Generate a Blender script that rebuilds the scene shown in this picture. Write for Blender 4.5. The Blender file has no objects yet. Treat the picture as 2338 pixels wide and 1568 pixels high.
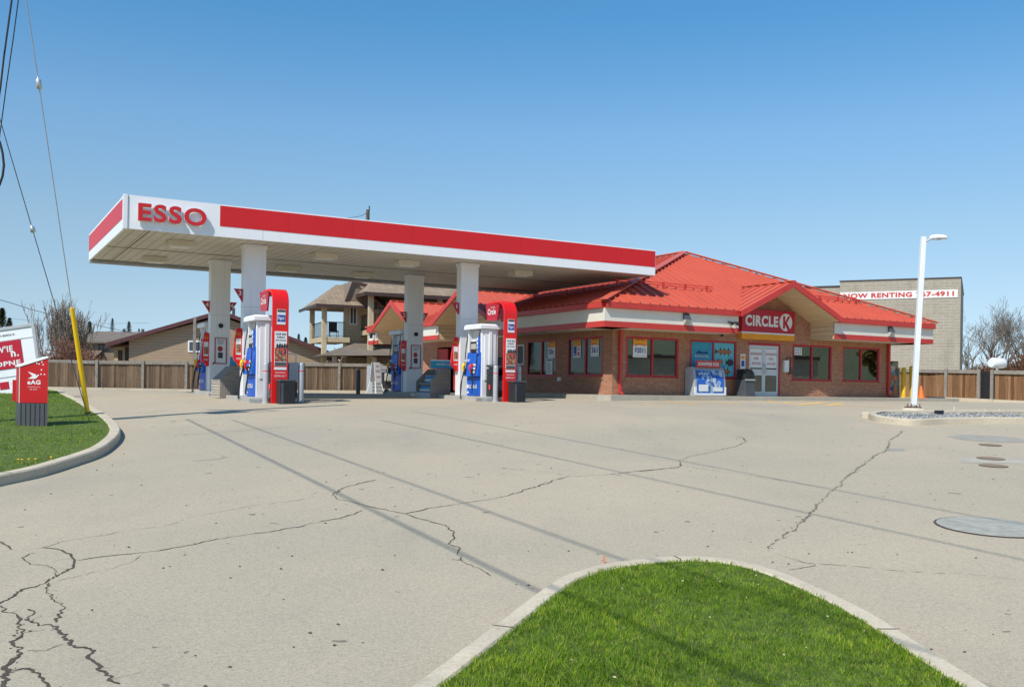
import bpy, math, random
import numpy as np
from mathutils import Vector, Matrix
random.seed(7); np.random.seed(7)
scene = bpy.context.scene
COL = scene.collection

# ---------------------------------------------------------------- camera
W0, H0 = 2338.0, 1568.0
F, CX, CY, ROLL = 2176.0, 1169.0, 784 + 93.7, .0156
EYE = 1.75
camd = bpy.data.cameras.new("camera"); cam = bpy.data.objects.new("camera", camd); COL.objects.link(cam)
camd.sensor_width = 36; camd.sensor_fit = 'HORIZONTAL'
camd.lens = 36 * F / W0; camd.shift_y = (CY - H0 / 2) / W0
camd.clip_start = .1; camd.clip_end = 5000
_cr, _sr = math.cos(ROLL), math.sin(ROLL)
RX = Vector((_cr, 0, _sr)); RU = Vector((-_sr, 0, _cr)); RF = Vector((0, 1, 0))
m = Matrix.Identity(4)
for i in range(3):
    m[i][0] = RX[i]; m[i][1] = RU[i]; m[i][2] = -RF[i]
m[0][3], m[1][3], m[2][3] = 0, 0, EYE
cam.matrix_world = m
scene.camera = cam
scene.render.resolution_x = 1024; scene.render.resolution_y = 686

# ---------------------------------------------------------------- sun + sky
A = 1.0487                                   # heading of the long side of canopy and store
UX, UY = math.sin(A), math.cos(A)            # along the long side
VX, VY = -UY, UX                             # away from the road
SH = (.78, .40, -1.0)                        # sunlight direction in (u, v, z)
SD = Vector((SH[0]*UX + SH[1]*VX, SH[0]*UY + SH[1]*VY, SH[2])).normalized()
sun = bpy.data.lights.new("sun", 'SUN'); sun.energy = 4.9; sun.angle = math.radians(.53); sun.color = (1, .95, .87)
suno = bpy.data.objects.new("sun", sun); COL.objects.link(suno)
suno.rotation_euler = SD.to_track_quat('-Z', 'Y').to_euler()
world = bpy.data.worlds.new("World"); scene.world = world; world.use_nodes = True
nt = world.node_tree; bg = nt.nodes['Background']
sky = nt.nodes.new('ShaderNodeTexSky'); sky.sky_type = 'NISHITA'; sky.sun_disc = False
sky.sun_elevation = math.asin(-SD.z)
sky.sun_rotation = math.atan2(-SD.x, -SD.y)
sky.altitude = 350; sky.air_density = 1; sky.dust_density = .2; sky.ozone_density = 3
# colour balance of the sky by height, as the photograph renders this dry spring air
_tc = nt.nodes.new('ShaderNodeTexCoord'); _sx = nt.nodes.new('ShaderNodeSeparateXYZ'); nt.links.new(_tc.outputs['Generated'], _sx.inputs[0])
_rp = nt.nodes.new('ShaderNodeValToRGB'); _e = _rp.color_ramp.elements
_st = [(0, (.62, .76, 1.12)), (.035, (.69, .81, 1.07)), (.078, (.84, .875, .95)), (.157, (1.0, 1.05, 1.0)), (.255, (.97, 1.22, 1.24)), (.356, (.62, 1.19, 1.34)), (.7, (.5, 1.1, 1.3))]
while len(_e) < len(_st): _e.new(.5)
for _i, (_p, _c) in enumerate(_st): _e[_i].position = _p; _e[_i].color = (*_c, 1)
nt.links.new(_sx.outputs['Z'], _rp.inputs[0])
_mx = nt.nodes.new('ShaderNodeMix'); _mx.data_type = 'RGBA'; _mx.blend_type = 'MULTIPLY'; _mx.inputs[0].default_value = 1
nt.links.new(sky.outputs[0], _mx.inputs[6]); nt.links.new(_rp.outputs[0], _mx.inputs[7])
nt.links.new(_mx.outputs[2], bg.inputs[0]); bg.inputs[1].default_value = .12
scene.view_settings.view_transform = 'Standard'; scene.view_settings.look = 'None'
scene.view_settings.exposure = 0; scene.view_settings.gamma = 1

# ---------------------------------------------------------------- measuring helpers (real depths)
def ray(x, y): return RF + (x - CX) / F * RX + (CY - y) / F * RU
EYEV = Vector((0, 0, EYE))
def at(x, y, Y): return EYEV + ray(x, y) * Y
def onplane(x, y, p, n):
    d = ray(x, y); n = Vector(n); return EYEV + d * ((Vector(p) - EYEV).dot(n) / d.dot(n))
def sp(t, w): return w * math.log1p(math.exp(t / w)) if t / w < 40 else t
def gz(X, Y):
    z = .0525*(sp(Y-5, 1.2)-sp(Y-25, 1.5)) + .019*(sp(Y-25, 1.5)-sp(Y-37, 1.5))
    z -= .02*(sp(Y-40, 2)-sp(Y-58, 2))*min(1, max(0, (5-X)/21))
    return z
def G(x, y, h=0.0, maxY=90):
    """ground point (raised by h) seen at this place of the photograph"""
    d = ray(x, y); prev = 1.5; Y = 1.5
    while Y < maxY:
        p = EYEV + d * Y
        if p.z < gz(p.x, p.y) + h:
            a, b = prev, Y
            for _ in range(24):
                mm = (a + b) / 2; q = EYEV + d * mm
                if q.z < gz(q.x, q.y) + h: b = mm
                else: a = mm
            return EYEV + d * b
        prev = Y; Y += .1
    return EYEV + d * maxY

# frames of the canopy and the store (z = 0 of the world is the road beside the camera)
CO = Vector((-10.952, 26.73, 0)); CL, CW, CB, CT = 18.82, 8.66, 5.96, 6.91
SO = Vector((3.803, 36.30, 1.42)); SL = 15.75
TH = math.pi/2 - A
U3 = Vector((UX, UY, 0)); V3 = Vector((VX, VY, 0)); Z3 = Vector((0, 0, 1))
def cw(u, v, z=0): return CO + U3*u + V3*v + Z3*z
def sw(u, v, z=0): return SO + U3*u + V3*v + Z3*z

# ---------------------------------------------------------------- materials
def N(nt, t, **k):
    n = nt.nodes.new(t)
    for a, b in k.items(): setattr(n, a, b)
    return n
MATS = {}
def base(name):
    m = bpy.data.materials.new(name); m.use_nodes = True
    MATS[name] = m
    nt = m.node_tree; b = nt.nodes['Principled BSDF']
    return m, nt, b
def c4(c): return (c[0], c[1], c[2], 1)
def ramp(nt, fac, stops):
    r = N(nt, 'ShaderNodeValToRGB'); e = r.color_ramp.elements
    while len(e) < len(stops): e.new(.5)
    for i, (p, c) in enumerate(stops): e[i].position = p; e[i].color = c4(c)
    nt.links.new(fac, r.inputs[0]); return r.outputs[0]
def noise(nt, vec, scale, detail=4, rough=.55):
    n = N(nt, 'ShaderNodeTexNoise'); n.inputs['Scale'].default_value = scale
    n.inputs['Detail'].default_value = detail; n.inputs['Roughness'].default_value = rough
    if vec: nt.links.new(vec, n.inputs['Vector'])
    return n.outputs['Fac']
def mixc(nt, fac, a, b, mode='MIX'):
    n = N(nt, 'ShaderNodeMix', data_type='RGBA', blend_type=mode)
    for s, v in ((n.inputs[0], fac), (n.inputs[6], a), (n.inputs[7], b)):
        if isinstance(v, (int, float)): s.default_value = v
        elif isinstance(v, tuple): s.default_value = c4(v)
        else: nt.links.new(v, s)
    return n.outputs[2]
def mth(nt, op, a, b=None, c=None):
    n = N(nt, 'ShaderNodeMath', operation=op)
    for i, v in enumerate((a, b, c)):
        if v is None: continue
        if isinstance(v, (int, float)): n.inputs[i].default_value = v
        else: nt.links.new(v, n.inputs[i])
    return n.outputs[0]
def bump(nt, b, h, dist=.01, strength=.5):
    n = N(nt, 'ShaderNodeBump'); n.inputs['Distance'].default_value = dist; n.inputs['Strength'].default_value = strength
    nt.links.new(h, n.inputs['Height']); nt.links.new(n.outputs[0], b.inputs['Normal'])
def uvv(nt): return N(nt, 'ShaderNodeUVMap').outputs[0]
def objv(nt): return N(nt, 'ShaderNodeTexCoord').outputs['Object']
def posv(nt): return N(nt, 'ShaderNodeNewGeometry').outputs['Position']
def scl(nt, vec, s):
    n = N(nt, 'ShaderNodeMapping'); n.inputs['Scale'].default_value = s; nt.links.new(vec, n.inputs[0]); return n.outputs[0]

def plain(name, c, rough=.5, metal=0, var=.12, scale=3, spec=.5, bmp=0, coat=0):
    m, nt, b = base(name)
    v = posv(nt); f = noise(nt, v, scale, 5, .6)
    lo = tuple(max(0, x*(1-var)) for x in c); hi = tuple(min(1, x*(1+var*.6)) for x in c)
    nt.links.new(ramp(nt, f, [(.3, lo), (.7, hi)]), b.inputs['Base Color'])
    b.inputs['Roughness'].default_value = rough; b.inputs['Metallic'].default_value = metal
    b.inputs['Specular IOR Level'].default_value = spec
    if coat: b.inputs['Coat Weight'].default_value = coat
    if bmp: bump(nt, b, noise(nt, v, scale*12, 3), .004, bmp)
    return m

def make_asphalt():
    m, nt, b = base('asphalt'); v = posv(nt)
    big = noise(nt, v, .12, 3, .6); mid = noise(nt, v, 1.3, 4, .6)
    c = ramp(nt, big, [(.3, (.405, .355, .285)), (.45, (.43, .375, .28)), (.56, (.47, .40, .295)), (.7, (.49, .42, .30))])
    c = mixc(nt, mth(nt, 'MULTIPLY', mth(nt, 'SUBTRACT', mid, .35), .5), c, (.335, .29, .232))
    vo = N(nt, 'ShaderNodeTexVoronoi'); vo.inputs['Scale'].default_value = 130; nt.links.new(v, vo.inputs['Vector'])
    sepc = N(nt, 'ShaderNodeSeparateColor'); nt.links.new(vo.outputs['Color'], sepc.inputs[0])
    sp_ = ramp(nt, sepc.outputs[0], [(.0, (.7, .7, .7)), (.16, (.92, .92, .92)), (.8, (1.03, 1.03, 1.02)), (1, (1.18, 1.18, 1.16))])
    c = mixc(nt, 1.0, c, sp_, 'MULTIPLY')
    fine = noise(nt, v, 34, 5, .75)
    c = mixc(nt, 1.0, c, ramp(nt, fine, [(.28, (.78, .78, .78)), (.5, (1, 1, 1)), (.72, (1.09, 1.09, 1.08))]), 'MULTIPLY')
    # small pits, oil spots and stretched tyre smears
    pit = noise(nt, v, 5.5, 2, .5)
    c = mixc(nt, mth(nt, 'MULTIPLY', mth(nt, 'GREATER_THAN', pit, .735), .6), c, (.06, .055, .05))
    oil = noise(nt, scl(nt, v, (.5, .16, 1)), .9, 4, .62)
    c = mixc(nt, ramp_f(nt, oil, .55, .8, .28), c, (.2, .195, .19))
    nt.links.new(c, b.inputs['Base Color'])
    b.inputs['Roughness'].default_value = .9; b.inputs['Specular IOR Level'].default_value = .25
    bump(nt, b, mth(nt, 'ADD', vo.outputs['Distance'], mth(nt, 'MULTIPLY', fine, .8)), .005, .45)
    return m
def ramp_f(nt, f, a, b_, amp=1.0):
    n = N(nt, 'ShaderNodeMapRange'); n.inputs[1].default_value = a; n.inputs[2].default_value = b_
    n.inputs[3].default_value = 0; n.inputs[4].default_value = amp; nt.links.new(f, n.inputs[0]); return n.outputs[0]

def make_concrete(name, c, dark=.6, sc=1.2):
    m, nt, b = base(name); v = posv(nt)
    f = noise(nt, v, sc, 6, .65); f2 = noise(nt, v, 40, 3, .7)
    col = ramp(nt, f, [(.3, tuple(x*.82 for x in c)), (.62, c)])
    col = mixc(nt, ramp_f(nt, noise(nt, scl(nt, v, (1, 1, 3)), 3.2, 5, .7), .56, .75, dark), col, tuple(x*.42 for x in c))
    col = mixc(nt, 1.0, col, ramp(nt, f2, [(.3, (.82, .82, .82)), (.7, (1.1, 1.1, 1.1))]), 'MULTIPLY')
    nt.links.new(col, b.inputs['Base Color']); b.inputs['Roughness'].default_value = .88
    b.inputs['Specular IOR Level'].default_value = .3
    bump(nt, b, f2, .004, .5); return m

def make_brick(name, c1, c2, mortar, bw=.2, bh=.068, off=.5, msize=.012, rot=False, bmp=.5, stain=.25):
    m, nt, b = base(name); v = uvv(nt)
    if rot:
        mp = N(nt, 'ShaderNodeMapping'); mp.inputs['Rotation'].default_value = (0, 0, math.pi/2); nt.links.new(v, mp.inputs[0]); v = mp.outputs[0]
    t = N(nt, 'ShaderNodeTexBrick'); t.offset = off
    t.inputs['Color1'].default_value = c4(c1); t.inputs['Color2'].default_value = c4(c2); t.inputs['Mortar'].default_value = c4(mortar)
    t.inputs['Scale'].default_value = 1; t.inputs['Mortar Size'].default_value = msize; t.inputs['Mortar Smooth'].default_value = .15
    t.inputs['Brick Width'].default_value = bw; t.inputs['Row Height'].default_value = bh; t.inputs['Bias'].default_value = -.1
    nt.links.new(v, t.inputs['Vector'])
    p = posv(nt)
    c = mixc(nt, 1.0, t.outputs['Color'], ramp(nt, noise(nt, p, 14, 4, .7), [(.3, (.78, .78, .78)), (.7, (1.16, 1.13, 1.1))]), 'MULTIPLY')
    c = mixc(nt, ramp_f(nt, noise(nt, scl(nt, p, (1, 1, .35)), 1.1, 5, .65), .5, .8, stain), c, tuple(x*.5 for x in c1))
    nt.links.new(c, b.inputs['Base Color']); b.inputs['Roughness'].default_value = .85
    b.inputs['Specular IOR Level'].default_value = .3
    bump(nt, b, mth(nt, 'SUBTRACT', 1, t.outputs['Fac']), .008, bmp); return m

def make_siding(name, c, pitch=.15, var=.1, vertical=False):
    m, nt, b = base(name); v = uvv(nt); s = N(nt, 'ShaderNodeSeparateXYZ'); nt.links.new(v, s.inputs[0])
    f = mth(nt, 'FRACT', mth(nt, 'DIVIDE', s.outputs[0 if vertical else 1], pitch))
    line = mth(nt, 'LESS_THAN', f, .1)
    p = posv(nt)
    col = ramp(nt, noise(nt, scl(nt, p, (1, 1, 6)), 1.6, 5, .6), [(.3, tuple(x*(1-var) for x in c)), (.7, tuple(x*(1+var*.5) for x in c))])
    col = mixc(nt, mth(nt, 'MULTIPLY', line, .62), col, tuple(x*.25 for x in c))
    nt.links.new(col, b.inputs['Base Color']); b.inputs['Roughness'].default_value = .6
    bump(nt, b, f, .012, .5); return m

def make_planks(name, c1, c2, mortar=(.03, .02, .015)):
    """fence boards, tone per board from the island the board is"""
    m, nt, b = base(name); g = N(nt, 'ShaderNodeNewGeometry'); p = g.outputs['Position']
    c = ramp(nt, g.outputs['Random Per Island'], [(0, c1), (.35, tuple((x+y)/2*.95 for x, y in zip(c1, c2))), (.7, c2), (1, tuple(x*.7 for x in c1))])
    st = noise(nt, scl(nt, p, (9, 9, .55)), 2.2, 6, .7)
    c = mixc(nt, 1.0, c, ramp(nt, st, [(.25, (.5, .5, .52)), (.5, (.95, .95, .95)), (.75, (1.35, 1.3, 1.22))]), 'MULTIPLY')
    kn = noise(nt, scl(nt, p, (5, 5, 2.2)), 3, 2, .5)
    c = mixc(nt, ramp_f(nt, kn, .68, .74, .7), c, mortar)
    nt.links.new(c, b.inputs['Base Color']); b.inputs['Roughness'].default_value = .85; b.inputs['Specular IOR Level'].default_value = .2
    bump(nt, b, st, .006, .5); return m

def make_leafy(name, c1, c2, c3=None, trans=0.0, rough=.6):
    m, nt, b = base(name); g = N(nt, 'ShaderNodeNewGeometry')
    c = ramp(nt, g.outputs['Random Per Island'], [(0, c1), (.6, c2), (1, c3 or c2)])
    c = mixc(nt, 1.0, c, ramp(nt, noise(nt, g.outputs['Position'], .9, 4, .6), [(.3, (.68, .74, .7)), (.5, (1, 1, 1)), (.7, (1.32, 1.2, .95))]), 'MULTIPLY')
    nt.links.new(c, b.inputs['Base Color']); b.inputs['Roughness'].default_value = rough; b.inputs['Specular IOR Level'].default_value = .03
    if trans:
        tr = N(nt, 'ShaderNodeBsdfTranslucent'); nt.links.new(c, tr.inputs[0])
        mx = N(nt, 'ShaderNodeMixShader'); mx.inputs[0].default_value = trans
        nt.links.new(b.outputs[0], mx.inputs[1]); nt.links.new(tr.outputs[0], mx.inputs[2])
        nt.links.new(mx.outputs[0], nt.nodes['Material Output'].inputs[0])
    return m

def make_glass(name, tint=(.55, .62, .6), refl=.2, through=.8, edge=.6):
    m, nt, b = base(name)
    tr = N(nt, 'ShaderNodeBsdfTransparent'); tr.inputs[0].default_value = c4(tuple(x*through for x in tint))
    gl = N(nt, 'ShaderNodeBsdfGlossy'); gl.inputs[0].default_value = (.95, 1, .98, 1); gl.inputs['Roughness'].default_value = .02
    nz = noise(nt, posv(nt), .9, 2, .5); bp = N(nt, 'ShaderNodeBump'); bp.inputs['Distance'].default_value = .01; bp.inputs['Strength'].default_value = .25
    nt.links.new(nz, bp.inputs['Height']); nt.links.new(bp.outputs[0], gl.inputs['Normal'])
    lw = N(nt, 'ShaderNodeLayerWeight'); lw.inputs[0].default_value = .5
    f = mth(nt, 'MULTIPLY_ADD', mth(nt, 'POWER', lw.outputs['Facing'], 3), edge, refl)
    mx = N(nt, 'ShaderNodeMixShader'); nt.links.new(f, mx.inputs[0]); nt.links.new(tr.outputs[0], mx.inputs[1]); nt.links.new(gl.outputs[0], mx.inputs[2])
    nt.links.new(mx.outputs[0], nt.nodes['Material Output'].inputs[0]); return m

def make_metal_roof(name, c):
    m, nt, b = base(name); p = posv(nt)
    f = noise(nt, scl(nt, p, (1, 1, .5)), .7, 5, .6)
    col = ramp(nt, f, [(.3, tuple(x*.88 for x in c)), (.7, c)])
    col = mixc(nt, ramp_f(nt, noise(nt, p, 5, 4, .7), .55, .8, .18), col, (.45, .2, .15))
    nt.links.new(col, b.inputs['Base Color']); b.inputs['Roughness'].default_value = .42
    b.inputs['Specular IOR Level'].default_value = .45
    bump(nt, b, noise(nt, p, 1.3, 2, .5), .01, .25); return m

def make_streaked(name, c, amt=.16):
    m, nt, b = base(name); p = posv(nt)
    st = noise(nt, scl(nt, p, (5, 5, .22)), 2.4, 5, .65); bl = noise(nt, p, .7, 4, .6)
    col = ramp(nt, bl, [(.3, tuple(x*(1-amt*.5) for x in c)), (.7, c)])
    col = mixc(nt, ramp_f(nt, st, .5, .8, amt*2.2), col, tuple(x*.6+.03 for x in c))
    nt.links.new(col, b.inputs['Base Color']); b.inputs['Roughness'].default_value = .38
    bump(nt, b, noise(nt, scl(nt, p, (.6, .6, .6)), 1.1, 2, .5), .02, .12); return m

def make_mottle(name, c, cols, scale=9, amount=.55, rough=.5):
    """printed artwork: patches of the print's own colours"""
    m, nt, b = base(name); v = uvv(nt)
    vo = N(nt, 'ShaderNodeTexVoronoi'); vo.inputs['Scale'].default_value = scale; nt.links.new(v, vo.inputs['Vector'])
    s = N(nt, 'ShaderNodeSeparateColor'); nt.links.new(vo.outputs['Color'], s.inputs[0])
    st = [(i/len(cols), q) for i, q in enumerate(cols)]
    r = ramp(nt, s.outputs[0], st); 
    col = mixc(nt, mth(nt, 'MULTIPLY', mth(nt, 'LESS_THAN', s.outputs[1], amount), 1.0), c, r)
    nt.links.new(col, b.inputs['Base Color']); b.inputs['Roughness'].default_value = rough; return m

M = {}
M['asphalt'] = make_asphalt()
M['conc'] = make_concrete('kerb_concrete', (.6, .52, .39), .4)
M['concd'] = make_concrete('island_concrete', (.42, .41, .38), .6, 2)
M['walk'] = make_concrete('walk_concrete', (.46, .42, .34), .35)
M['brick'] = make_brick('brick_wall', (.44, .19, .11), (.57, .28, .17), (.26, .17, .12), .21, .075)
M['soldier'] = make_brick('soldier_brick', (.44, .21, .11), (.54, .27, .15), (.2, .13, .08), .25, .075, 0, .011, rot=True)
M['cmu'] = make_brick('concrete_block', (.33, .3, .24), (.36, .33, .27), (.47, .44, .37), .84, .215, .5, .013, stain=.5, bmp=.3)
M['shingle'] = make_brick('roof_shingle', (.3, .23, .16), (.4, .31, .22), (.1, .075, .05), .55, .16, .37, .018, stain=.3)
M['shingle2'] = make_brick('grey_shingle', (.19, .16, .13), (.25, .21, .17), (.09, .075, .06), .5, .15, .37, .015, stain=.3)
M['roof'] = make_metal_roof('red_metal_roof', (.6, .115, .068))
M['gutter'] = plain('red_trim_paint', (.55, .045, .035), .4, var=.1)
M['redtrim'] = plain('dark_red_trim', (.42, .02, .03), .4, var=.12)
M['red'] = plain('red_paint', (.62, .018, .022), .35, var=.06, scale=2)
M['redhot'] = plain('bright_red_panel', (.74, .012, .012), .3, var=.05, scale=2)
M['kred'] = plain('kiosk_red', (.5, .006, .008), .4, var=.06)
M['signred'] = plain('sign_red', (.46, .01, .03), .35, var=.05)
M['cream'] = plain('cream_fascia', (.74, .7, .6), .55, var=.07, scale=1.2)
M['beige'] = make_siding('beige_siding', (.68, .52, .32), .2)
M['brownsiding'] = make_siding('brown_siding', (.36, .26, .17), .2)
M['darksiding'] = make_siding('dark_siding', (.23, .17, .12), .2)
M['tan'] = make_siding('tan_siding', (.56, .43, .25), .18)
M['alu'] = plain('pale_aluminium', (.6, .63, .63), .4, .2, var=.06)
M['white'] = plain('white_paint', (.78, .8, .82), .4, var=.05, scale=1.5)
M['whitecol'] = make_streaked('column_white', (.8, .81, .82))
M['whitefas'] = make_streaked('fascia_white', (.87, .88, .89), .09)
M['redfas'] = make_streaked('fascia_red', (.66, .012, .014), .1)
M['soffit'] = make_siding('canopy_soffit', (.6, .56, .48), .3, .12, vertical=True)
M['soffitw'] = plain('eave_soffit', (.62, .57, .46), .6, var=.08)
M['grey'] = plain('grey_metal', (.42, .44, .46), .45, .1, var=.1)
M['steel'] = plain('brushed_steel', (.5, .5, .5), .28, .85, var=.15)
M['dark'] = plain('dark_plastic', (.022, .024, .028), .45, var=.2)
M['dgrey'] = plain('dark_grey_plastic', (.07, .075, .085), .5, var=.2)
M['blue'] = plain('pump_blue', (.012, .11, .56), .35, var=.15, scale=4)
M['dblue'] = plain('deep_blue', (.01, .035, .22), .35, var=.3, scale=6)
M['cyan'] = plain('aqua_panel', (.03, .32, .5), .4, var=.12)
M['ltcyan'] = plain('pale_aqua_panel', (.11, .45, .55), .4, var=.1)
M['yellow'] = plain('yellow_plastic', (.97, .58, .006), .42, var=.06)
M['dyellow'] = plain('bollard_yellow', (.72, .46, .02), .5, var=.15)
M['line'] = plain('lane_paint', (.86, .5, .1), .8, var=.3, scale=7)
M['linew'] = plain('white_lane_paint', (.5, .5, .47), .8, var=.3, scale=7)
M['orange'] = plain('orange_plastic', (.85, .17, .02), .5, var=.1)
M['gold'] = plain('gold_print', (.82, .33, .01), .5, var=.12)
M['poster'] = plain('poster_white', (.74, .75, .74), .5, var=.05)
M['purple'] = plain('violet_ink', (.09, .06, .28), .5)
M['ink'] = plain('black_ink', (.02, .02, .025), .5)
M['bluei'] = plain('blue_ink', (.02, .07, .35), .5)
M['woodlam'] = make_siding('grey_wood_laminate', (.25, .215, .18), .08, .25, vertical=True)
M['slat'] = make_siding('light_slatted_wood', (.48, .43, .36), .12, .2)
M['fencewood'] = make_planks('weathered_boards', (.12, .08, .05), (.25, .175, .115))
M['fencewood2'] = make_planks('warm_boards', (.17, .085, .04), (.36, .2, .1))
M['post'] = plain('grey_timber', (.27, .24, .2), .85, var=.25, scale=6)
M['paletimber'] = plain('pale_timber', (.52, .42, .27), .75, var=.15, scale=3)
M['bark'] = plain('bark', (.13, .1, .075), .9, var=.3, scale=8)
M['twig'] = plain('grey_twigs', (.2, .165, .13), .9, var=.25, scale=4)
M['redtwig'] = plain('russet_twigs', (.24, .115, .075), .9, var=.35, scale=4)
M['conifer'] = make_leafy('conifer_needles', (.04, .065, .03), (.085, .11, .05))
M['fishbrown'] = plain('brown_print', (.36, .15, .06), .5, var=.3, scale=12)
M['brownleaf'] = make_leafy('russet_foliage', (.13, .06, .035), (.2, .1, .06), (.1, .07, .03))
M['oliveleaf'] = make_leafy('olive_foliage', (.12, .09, .035), (.2, .13, .05), (.09, .085, .03))
M['grass'] = make_leafy('grass_blades', (.095, .2, .014), (.2, .345, .028), (.42, .44, .08), trans=.4, rough=.5)
M['soil'] = plain('turf_soil', (.09, .13, .02), .95, var=.4, scale=9)
M['gravel'] = make_concrete('gravel_base', (.2, .2, .2), .5, 6)
M['stone'] = make_leafy('grey_stones', (.12, .12, .125), (.27, .27, .27), (.45, .44, .42), rough=.8)
M['crack'] = plain('crack_dirt', (.08, .066, .05), .95, var=.35, scale=14)
M['crackl'] = plain('crack_dust', (.2, .175, .14), .95, var=.35, scale=14)
M['patch'] = make_concrete('asphalt_patch', (.37, .345, .29), .3, 4)
M['lid'] = plain('worn_iron_lid', (.25, .19, .14), .9, 0, var=.3, scale=20, spec=.05)
M['iron'] = plain('rusty_iron', (.13, .085, .065), .7, .3, var=.3, scale=20)
M['ironlid'] = plain('painted_lid', (.36, .355, .31), .9, var=.22, scale=8, spec=.05)
M['glass'] = make_glass('window_glass', (.5, .58, .52), .06, .95, .3)
M['glassf'] = make_glass('front_glass', (.42, .5, .44), .24, .85)
M['bronze'] = plain('dark_brown_trim', (.06, .035, .03), .5)
M['maroon'] = plain('maroon_trim', (.09, .03, .03), .6)
M['rubber'] = plain('black_rubber', (.012, .012, .013), .55, var=.1)
M['silver'] = plain('galvanised_metal', (.55, .56, .56), .4, .6, var=.1)
M['cablew'] = plain('pale_cable', (.35, .33, .3), .6)
M['darkin'] = plain('shop_interior', (.09, .095, .085), .8)
M['intlight'] = plain('shop_shelf', (.45, .44, .4), .7)
M['mix'] = make_mottle('packed_goods', (.2, .2, .2), [(.5, .05, .04), (.05, .2, .4), (.6, .5, .1), (.1, .3, .12), (.6, .6, .58)], 7, .9)
M['fishart'] = make_mottle('fish_poster_print', (.09, .38, .5), [(.4, .17, .07), (.03, .06, .08), (.12, .3, .4), (.42, .25, .12)], 3.2, .42)
M['flame'] = make_mottle('poster_photo', (.3, .04, .03), [(.6, .07, .04), (.05, .05, .06), (.2, .12, .1), (.4, .25, .1)], 16, .75)
M['books'] = make_mottle('rack_goods', (.06, .13, .09), [(.7, .45, .03), (.04, .16, .12), (.75, .2, .04), (.5, .5, .42), (.05, .1, .2)], 4.5, .8)
M['iceart'] = make_mottle('ice_box_print', (.02, .12, .5), [(.02, .2, .6), (.5, .55, .62), (.04, .3, .6), (.03, .1, .35)], 6, .55)
M['bottle'] = plain('blue_bottles', (.05, .24, .5), .25, var=.2, scale=9)
M['hill'] = plain('dry_hills', (.15, .165, .1), .95, var=.45, scale=.012)

# ---------------------------------------------------------------- mesh builder
_txt = {}
def text_geo(body, bold=0.0, extrude=0.0):
    k = (body, bold, extrude)
    if k in _txt: return _txt[k]
    cu = bpy.data.curves.new('t', 'FONT'); cu.body = body; cu.size = 1; cu.align_x = 'CENTER'; cu.align_y = 'CENTER'
    cu.offset = bold; cu.extrude = extrude; cu.resolution_u = 4; cu.space_character = 1.12
    o = bpy.data.objects.new('t', cu); COL.objects.link(o)
    dg = bpy.context.evaluated_depsgraph_get(); me = o.evaluated_get(dg).to_mesh()
    vs = [tuple(v.co) for v in me.vertices]; fs = [tuple(p.vertices) for p in me.polygons]
    o.evaluated_get(dg).to_mesh_clear(); bpy.data.objects.remove(o); bpy.data.curves.remove(cu)
    xs = [v[0] for v in vs]; ys = [v[1] for v in vs]
    cx, cy = (max(xs)+min(xs))/2, (max(ys)+min(ys))/2
    _txt[k] = ([(v[0]-cx, v[1]-cy, v[2]) for v in vs], fs, max(xs)-min(xs), max(ys)-min(ys)); return _txt[k]

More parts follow.
